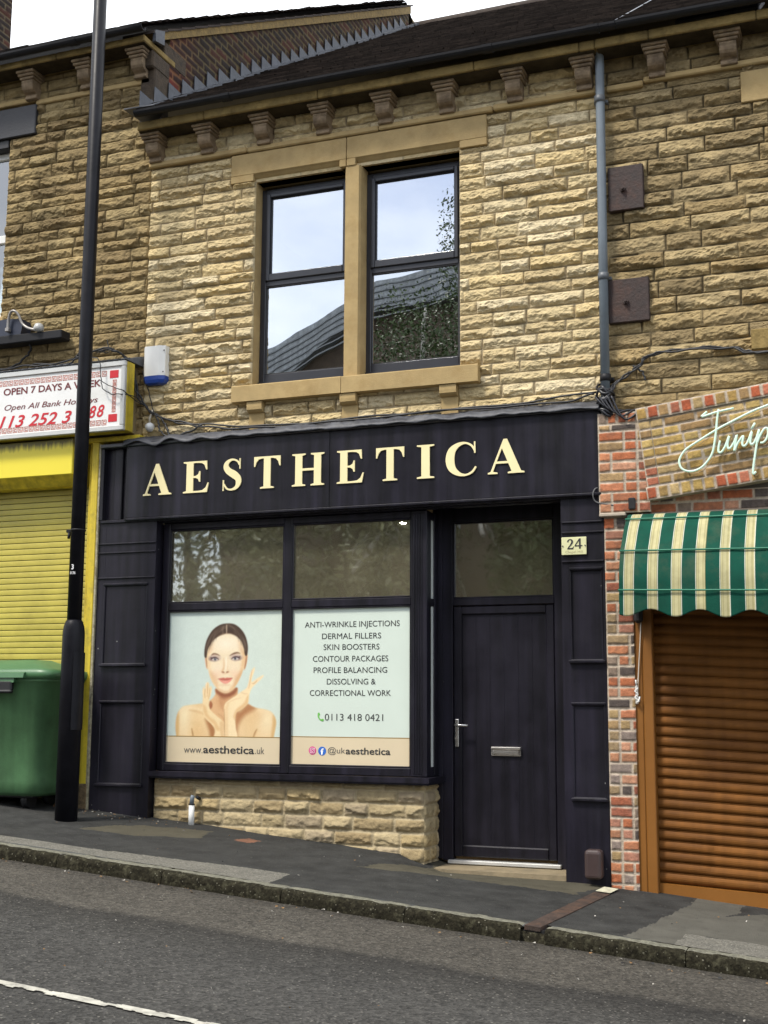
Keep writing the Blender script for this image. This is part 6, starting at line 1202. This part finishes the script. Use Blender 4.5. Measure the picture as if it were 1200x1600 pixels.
# ================================================================== STREET THINGS
# lamp post
lp = thing('lamp_post', (-0.505, -0.66, 0.25), 'tall black lamp post with a thicker base on the pavement edge of the yellow shop', 'lamp post')
LX, LY = -0.505, -0.66
q = MB(); q.lathe([(0.0595, 1.86), (0.058, 4.0), (0.056, 9.2), (0.02, 9.22)], (LX, LY), 24); shaft = q.build('shaft', LAMP, lp)
q = MB(); q.lathe([(0.090, 0.10), (0.090, 1.72), (0.0885, 1.77), (0.082, 1.815), (0.070, 1.85), (0.060, 1.865)], (LX, LY), 28); q.build('base', LAMP, lp)
q = MB(); a0, a1 = rad(-52), rad(28)     # access door on the street side, slightly proud
R1, R0 = 0.099, 0.085; arc = [(LX + R1 * math.cos(a0 + (a1 - a0) * k / 8), LY + R1 * math.sin(a0 + (a1 - a0) * k / 8)) for k in range(9)]; arc2 = [(LX + R0 * math.cos(a0 + (a1 - a0) * k / 8), LY + R0 * math.sin(a0 + (a1 - a0) * k / 8)) for k in range(8, -1, -1)]
q.prism_z(arc + arc2, 0.98, 1.60); q.build('access_door', LAMP, lp)
q = MB(); q.lathe([(0.0600, 2.598), (0.064, 2.60), (0.064, 2.612), (0.0600, 2.614)], (LX, LY), 20); q.box(LX - 0.11, LX - 0.055, LY - 0.012, LY + 0.012, 2.590, 2.616, 0.003); q.tube([(LX - 0.085, LY, 2.59), (LX - 0.082, LY - 0.01, 2.54)], 0.012, 8); q.build('clamp', GUTTER, lp)
LW = M('white_marking', (0.7, 0.7, 0.7), 0.5)
def curved_text(body, ang0, wid, z0, z1):
    o = text(body, 0, wid, z0, z1, 0, LW, lp, 'marking', bold=0.02); me = o.data; org = ORIGIN[lp.name]
    for v_ in me.vertices:
        p_ = v_.co + org; a = ang0 + p_.x / 0.0600; v_.co = Vector((LX + 0.0604 * math.cos(a), LY + 0.0604 * math.sin(a), p_.z)) - org
FA = math.atan2(-9.528 - LY, 5.639 - LX)        # direction towards the street the numbers face
curved_text('3', FA - 0.75, 0.022, 2.275, 2.318); curved_text('0136', FA - 0.95, 0.050, 2.236, 2.260)
q = MB(); arm = crom([(LX, LY, 9.1), (LX, LY - 0.1, 9.5), (LX, LY - 0.6, 9.75), (LX, LY - 1.4, 9.85)], 8); q.tube(arm, 0.03, 10); q.build('bracket_arm', LAMP, lp); q = MB(); q.box(LX - 0.11, LX + 0.11, LY - 2.0, LY - 1.35, 9.80, 9.92, 0.04, seg=2); q.build('lantern', PIPE, lp)

# green four wheel bin
bn = thing('wheelie_bin', (-1.28, -0.32, 0.32), 'large green wheeled rubbish bin with closed lid in front of the yellow shutter', 'bin')
def rrect(x0, x1, y0, y1, r, n=5):
    out = []
    for cx, cy, a in ((x1 - r, y1 - r, 0), (x0 + r, y1 - r, 90), (x0 + r, y0 + r, 180), (x1 - r, y0 + r, 270)):
        for k in range(n + 1): t_ = rad(a + 90 * k / n); out.append((cx + r * math.cos(t_), cy + r * math.sin(t_)))
    return out
q = MB(); bx0, bx1, by0, by1 = -2.04, -0.765, -0.60, -0.02
secs = [(0.43, 0.13, 0.02, .10), (0.46, 0.09, 0.0, .13), (0.55, 0.075, 0.0, .14), (1.36, 0.0, 0.0, .13), (1.37, -0.02, 0.0, .13), (1.40, -0.02, 0.0, .13)]
rings = []
for z, ins, f_, r in secs: rings.append([q.bm.verts.new((x, y_, z)) for x, y_ in rrect(bx0 + ins, bx1 - ins, by0 + ins * 0.7, by1 - ins * 0.2, r)])
for A_, B_ in zip(rings, rings[1:]):
    n = len(A_)
    for i in range(n): fc = q.bm.faces.new((A_[i], A_[(i + 1) % n], B_[(i + 1) % n], B_[i])); fc.smooth = True
q.bm.faces.new(list(reversed(rings[0]))); q.bm.faces.new(rings[-1]); q.build('body', GREEN, bn)
q = MB(); secs = [(1.39, -0.035, .14), (1.425, -0.045, .15), (1.455, -0.040, .15), (1.475, 0.05, .12), (1.50, 0.10, .10), (1.525, 0.20, .08), (1.545, 0.27, .04)]; rings = []
for z, ins, r in secs: rings.append([q.bm.verts.new((x, y_, z + (0.030 * (0.5 - abs((x + 1.28) / 1.3)) if z > 1.44 else 0))) for x, y_ in rrect(bx0 + ins, bx1 - ins, by0 + ins * 0.6, by1 - ins * 0.6, r)])
for A_, B_ in zip(rings, rings[1:]):
    n = len(A_)
    for i in range(n): fc = q.bm.faces.new((A_[i], A_[(i + 1) % n], B_[(i + 1) % n], B_[i])); fc.smooth = True
q.bm.faces.new(list(reversed(rings[0]))); q.bm.faces.new(rings[-1])
q.prism_x([(by0 - 0.065, 1.40), (by0 - 0.055, 1.44), (by0 + 0.02, 1.455), (by0 + 0.02, 1.40)], -1.87, -0.98); q.prism_x([(by0 - 0.055, 1.36), (by0 - 0.050, 1.40), (by0 + 0.01, 1.40), (by0 + 0.01, 1.37)], -1.48, -1.08)
lid = q.build('lid', M('green_bin_lid_plastic', (0.058, 0.150, 0.062), 0.4, 0.12, 4), bn)
q = MB(); q.box(-1.255, -1.10, by0 - 0.060, by0 - 0.01, 1.290, 1.375, 0.012); q.box(-1.265, -1.09, by0 - 0.075, by0 - 0.03, 1.272, 1.300, 0.010); q.build('catch', BLACK, bn)
q = MB(); q.prism_y([(-1.34, 1.35), (-1.27, 1.35), (-1.30, 1.24), (-1.335, 1.20)], by0 - 0.05, by0 + 0.0); q.build('lid_clip', GREEN, bn)
q = MB(); q.box(-0.92, -0.80, -0.06, 0.0, 1.44, 1.50, 0.015); q.tube([(-2.0, -0.02, 1.47), (-0.80, -0.02, 1.47)], 0.02, 8); q.build('hinge', GREEN, bn)
for i, (x, y_) in enumerate(((-1.06, -0.40), (-1.06, -0.12), (-1.82, -0.40), (-1.82, -0.12))):
    zg = float(gz(x, y_)); q = MB(); q.tube([(x - 0.03, y_, zg + 0.072), (x + 0.03, y_, zg + 0.072)], 0.072, 18); q.box(x - 0.042, x + 0.042, y_ - 0.03, y_ + 0.03, zg + 0.10, 0.46, 0.006); q.build('castor', BLACK, bn)
q = MB(); q.box(-1.85, -0.95, -0.50, -0.08, 0.415, 0.445, 0.01); q.build('underframe', BLACK, bn)
# leaning board scrap under the bin
q = MB(); q.prism_y([(-0.90, 0.43), (-0.76, 0.46), (-0.90, 0.30), (-0.96, 0.33)], -0.20, -0.17); tag(q.build('wood_scrap', M('orange_wood', (0.16, 0.08, 0.035), 0.8, 0.3)), 'small brown board scrap leaning in the shade under the green bin', 'board')
# rusty gully cover across the pavement, with its outlet in the kerb
dc = thing('drain_cover', (3.70, -1.05, -0.16), 'long rusty iron gully cover running across the pavement to the kerb', 'drain cover')
pts = [(3.700, -0.42), (3.805, -0.42), (3.672, -1.84), (3.575, -1.84)]
q = MB(); a = [q.bm.verts.new((x, y_, float(gz(x, y_)) + 0.006)) for x, y_ in pts]; b_ = [q.bm.verts.new((x, y_, float(gz(x, y_)) - 0.02)) for x, y_ in pts]; q.bm.faces.new(a)
for i in range(4): q.bm.faces.new((a[i], a[(i + 1) % 4], b_[(i + 1) % 4], b_[i]))
q.build('cover', M('rusty_cover', (0.046, 0.028, 0.020), 0.8, 0.5, 12, 0.6, 40, dirt=(0.095, 0.045, 0.022), dirt_amt=0.8, dirt_scale=6), dc)
pts = [(3.703, -0.415), (3.808, -0.415), (3.826, -0.20), (3.722, -0.20)]; q = MB(); a = [q.bm.verts.new((x, y_, float(gz(x, y_)) + 0.013)) for x, y_ in pts]; q.bm.faces.new(a); q.build('painted_end', M('flaked_white_paint', (0.48, 0.46, 0.34), 0.8, 0.4, 25), dc)
q = MB(); q.box(3.565, 3.695, -1.83, -1.72, -0.42, -0.135); q.build('outlet', BLACK, dc)
# weeds and dirt, scraps of litter
def scatter(name, label, cat, n, area, size, mats, seed, road=False, kind='stuff'):
    rg = np.random.default_rng(seed); q = MB()
    for i in range(n):
        x = rg.uniform(area[0], area[1]); y_ = rg.uniform(area[2], area[3]); z = float(rz(x, y_) if road else gz(x, y_)) + 0.008; s_ = size * rg.uniform(0.4, 1.3); a = rg.uniform(0, 6.28)
        k = rg.integers(4, 7); vs = [q.bm.verts.new((x + s_ * rg.uniform(.5, 1) * math.cos(a + j * 6.28 / k), y_ + s_ * 0.7 * rg.uniform(.5, 1) * math.sin(a + j * 6.28 / k), z + rg.uniform(0, 0.010))) for j in range(k)]
        f_ = q.bm.faces.new(vs); f_.material_index = int(rg.integers(0, len(mats)))
    o = q.build(name, mats, None); o['kind'] = kind; o['label'] = label; o['category'] = cat; return o
LEAFM = M('dead_leaf', (0.17, 0.095, 0.035), 0.8, 0.4); PAPER = M('paper_scrap', (0.36, 0.34, 0.30), 0.8, 0.2)
scatter('gutter_litter', 'scattered leaf bits and paper scraps lying in the gutter below the kerb', 'litter', 85, (-1.0, 5.6, -2.12, -1.90), 0.014, [LEAFM, PAPER, LEAFM, BLACK], 4, road=True)
scatter('pavement_litter', 'scattered tiny paper scraps and gum spots on the pavement', 'litter', 60, (-1.4, 5.2, -1.6, -0.12), 0.009, [PAPER, LEAFM, BLACK], 9)
scatter('road_litter', 'scattered tiny pale scraps on the road', 'litter', 60, (0.0, 5.5, -4.4, -2.2), 0.008, [PAPER, LEAFM], 12, road=True)
scatter('foot_debris', 'scattered leaf litter at the foot of the left dark pilaster', 'litter', 60, (-0.85, 0.28, -0.42, -0.13), 0.014, [LEAFM, PAPER, LEAFM, M('dirt_crumb', (0.06, 0.05, 0.035), 0.9)], 15)

# ================================================================== OPPOSITE SIDE OF THE STREET (seen mirrored in the panes)
FARW = M('far_brown_brick', (0.10, 0.075, 0.055), 0.85, 0.35, 6)
ob = thing('terrace_building', (-2.0, -21.0, -1.0), 'slate roofed house across the street mirrored in the upper windows', 'building')
q = MB(); q.prism_y([(-9.6, -3), (-9.6, 8.6), (-8.4, 9.0), (-6.3, 10.35), (-5.4, 10.75), (6, 10.9), (6, -3)], -26.0, -18.4); q.build('wall', M('far_brown_brick', (0.10, 0.075, 0.055), 0.85, 0.25, 6), ob)
q = MB(); q.prism_y([(-9.9, 9.1), (-8.3, 10.0), (-6.2, 10.92), (-5.4, 11.42), (-4.5, 11.48), (-3.2, 11.72), (6.4, 11.9), (6.4, 10.9), (-5.3, 10.76), (-6.2, 10.36), (-8.3, 9.02), (-9.9, 8.3)], -26.3, -18.02); q.build('roof', M('grey_slate', (0.24, 0.26, 0.28), 0.5, 0.25, 5, streak=0.3), ob)
q = MB()
for k in range(6):
    o_ = 0.13 + 0.15 * k; q.prism_y([(x_, z_ - o_) for x_, z_ in [(-9.9, 9.1), (-8.3, 10.0), (-6.2, 10.92), (-5.4, 11.42), (-4.5, 11.48), (-3.2, 11.72), (6.4, 11.9)]] + [(x_, z_ - o_ - 0.035) for x_, z_ in [(6.4, 11.9), (-3.2, 11.72), (-4.5, 11.48), (-5.4, 11.42), (-6.2, 10.92), (-8.3, 10.0), (-9.9, 9.1)]], -18.05, -17.99)
q.build('roof_course', M('dark_slate_edge', (0.18, 0.195, 0.21), 0.6), ob)
for i in range(3):
    q = MB(); q.box(-4.6 + i * 2.6, -3.5 + i * 2.6, -18.42, -18.38, 5.4, 7.2); q.build('window', M('far_glass', (0.30, 0.34, 0.36), 0.15), ob)
def leaf_tree(name, x, y, h, cr, zc, rx, rz_, n, leafmat, barkmat, seed, label, weep=0.0, limbs=9):
    rg = np.random.default_rng(seed); t_ = thing(name, (x, y, float(rz(x, y))), label, 'tree', 'trees across the street'); zb = float(rz(x, y))
    q = MB(); q.tube(crom([(x, y, zb - 0.2), (x + 0.1, y, zb + h * 0.3), (x - 0.1, y + .1, zb + h * 0.6), (x, y, zb + h * 0.93)], 5), [0.22 - 0.19 * k / 15 for k in range(16)], 10); q.build('trunk', barkmat, t_)
    q = MB(); tips = []
    for i in range(limbs):
        a = rg.uniform(0, 6.28); z0 = zb + h * rg.uniform(0.3, 0.85); ln = rx * rg.uniform(0.6, 1.0); p1 = (x + ln * .5 * math.cos(a), y + ln * .5 * math.sin(a), z0 + 0.8); p2 = (x + ln * math.cos(a), y + ln * math.sin(a), z0 + 0.9 - weep * 1.2)
        q.tube(crom([(x, y, z0), p1, p2], 4), 0.045, 6); tips += [p1, p2]
    q.build('limb', barkmat, t_)
    m_ = n; ph = rg.uniform(0, 6.28, m_); cth = rg.uniform(-1, 1, m_); rr = rg.uniform(0.35, 1, m_) ** 0.6; sth = np.sqrt(1 - cth ** 2)
    c_ = np.stack([x + rx * rr * sth * np.cos(ph), y + rx * rr * sth * np.sin(ph), zc + rz_ * rr * cth], 1)
    if name == 'birch_tree':
        k_ = int(m_ * 0.22); c_[:k_, 0] = -1.55 + 0.9 * rr[:k_] * sth[:k_] * np.cos(ph[:k_]); c_[:k_, 2] = 10.8 + 2.2 * rr[:k_] * cth[:k_]
    lump = fbm(c_[:, 0] * 0.9 + c_[:, 1] * .5, c_[:, 2] * 0.9, seed, 3); c_ = c_[lump > 0.44]; m_ = len(c_)
    c_[:, 2] -= weep * rg.uniform(0, 1.0, m_) ** 2 * 1.5
    s_ = rg.uniform(0.05, 0.13, m_)[:, None] * cr; d1 = rg.normal(size=(m_, 3)); d1 /= np.linalg.norm(d1, axis=1)[:, None]; d2 = np.cross(d1, rg.normal(size=(m_, 3))); d2 /= np.linalg.norm(d2, axis=1)[:, None]
    V = np.stack([c_ - d1 * s_, c_ + d2 * s_ * .5, c_ + d1 * s_, c_ - d2 * s_ * .5], 1).reshape(-1, 3); me = bpy.data.meshes.new('crown'); me.vertices.add(len(V)); me.vertices.foreach_set('co', V.astype('f4').ravel()); me.loops.add(m_ * 4); me.loops.foreach_set('vertex_index', np.arange(m_ * 4, dtype='i4')); me.polygons.add(m_); me.polygons.foreach_set('loop_start', np.arange(0, m_ * 4, 4, dtype='i4')); me.polygons.foreach_set('loop_total', np.full(m_, 4, 'i4')); me.update(calc_edges=True); me.validate()
    link('crown', me, leafmat, t_); return t_
LEAF1 = M('birch_leaf', (0.055, 0.085, 0.026), 0.5, 0.4, 3, spec=0.4); LEAF2 = M('shrub_leaf', (0.19, 0.19, 0.085), 0.4, 0.6, 2, spec=0.8); BARK = M('birch_bark', (0.42, 0.40, 0.36), 0.8, 0.4, 5); BARK2 = M('brown_bark', (0.10, 0.075, 0.05), 0.9, 0.3)
leaf_tree('birch_tree', -2.85, -14.4, 9.6, 0.42, 7.2, 1.75, 3.0, 30000, LEAF1, BARK, 3, 'tall weeping birch with white trunk across the street mirrored in the upper right pane', weep=0.8, limbs=12)
leaf_tree('broadleaf_tree', -4.6, -14.6, 6.4, 0.85, 4.9, 2.2, 2.2, 14000, LEAF2, BARK2, 8, 'pale leaved bushy tree across the street mirrored in the right shop pane')
leaf_tree('broadleaf_tree', -8.3, -14.9, 6.6, 0.85, 5.4, 2.3, 2.2, 14000, LEAF2, BARK2, 18, 'pale leaved bushy tree across the street mirrored in the left shop pane')
leaf_tree('broadleaf_tree', 0.3, -15.4, 6.0, 0.85, 4.2, 2.2, 2.2, 14000, LEAF1, BARK2, 28, 'dark leaved bushy tree across the street mirrored above the door')
q = MB(); q.box(-14, 12, -17.4, -17.1, -2.0, 2.6, 0.02); tag(q.build('garden_wall', M('far_stone_wall', (0.17, 0.135, 0.08), 0.9, 0.3, 5)), 'long brown stone garden wall across the street behind the trees', 'wall')
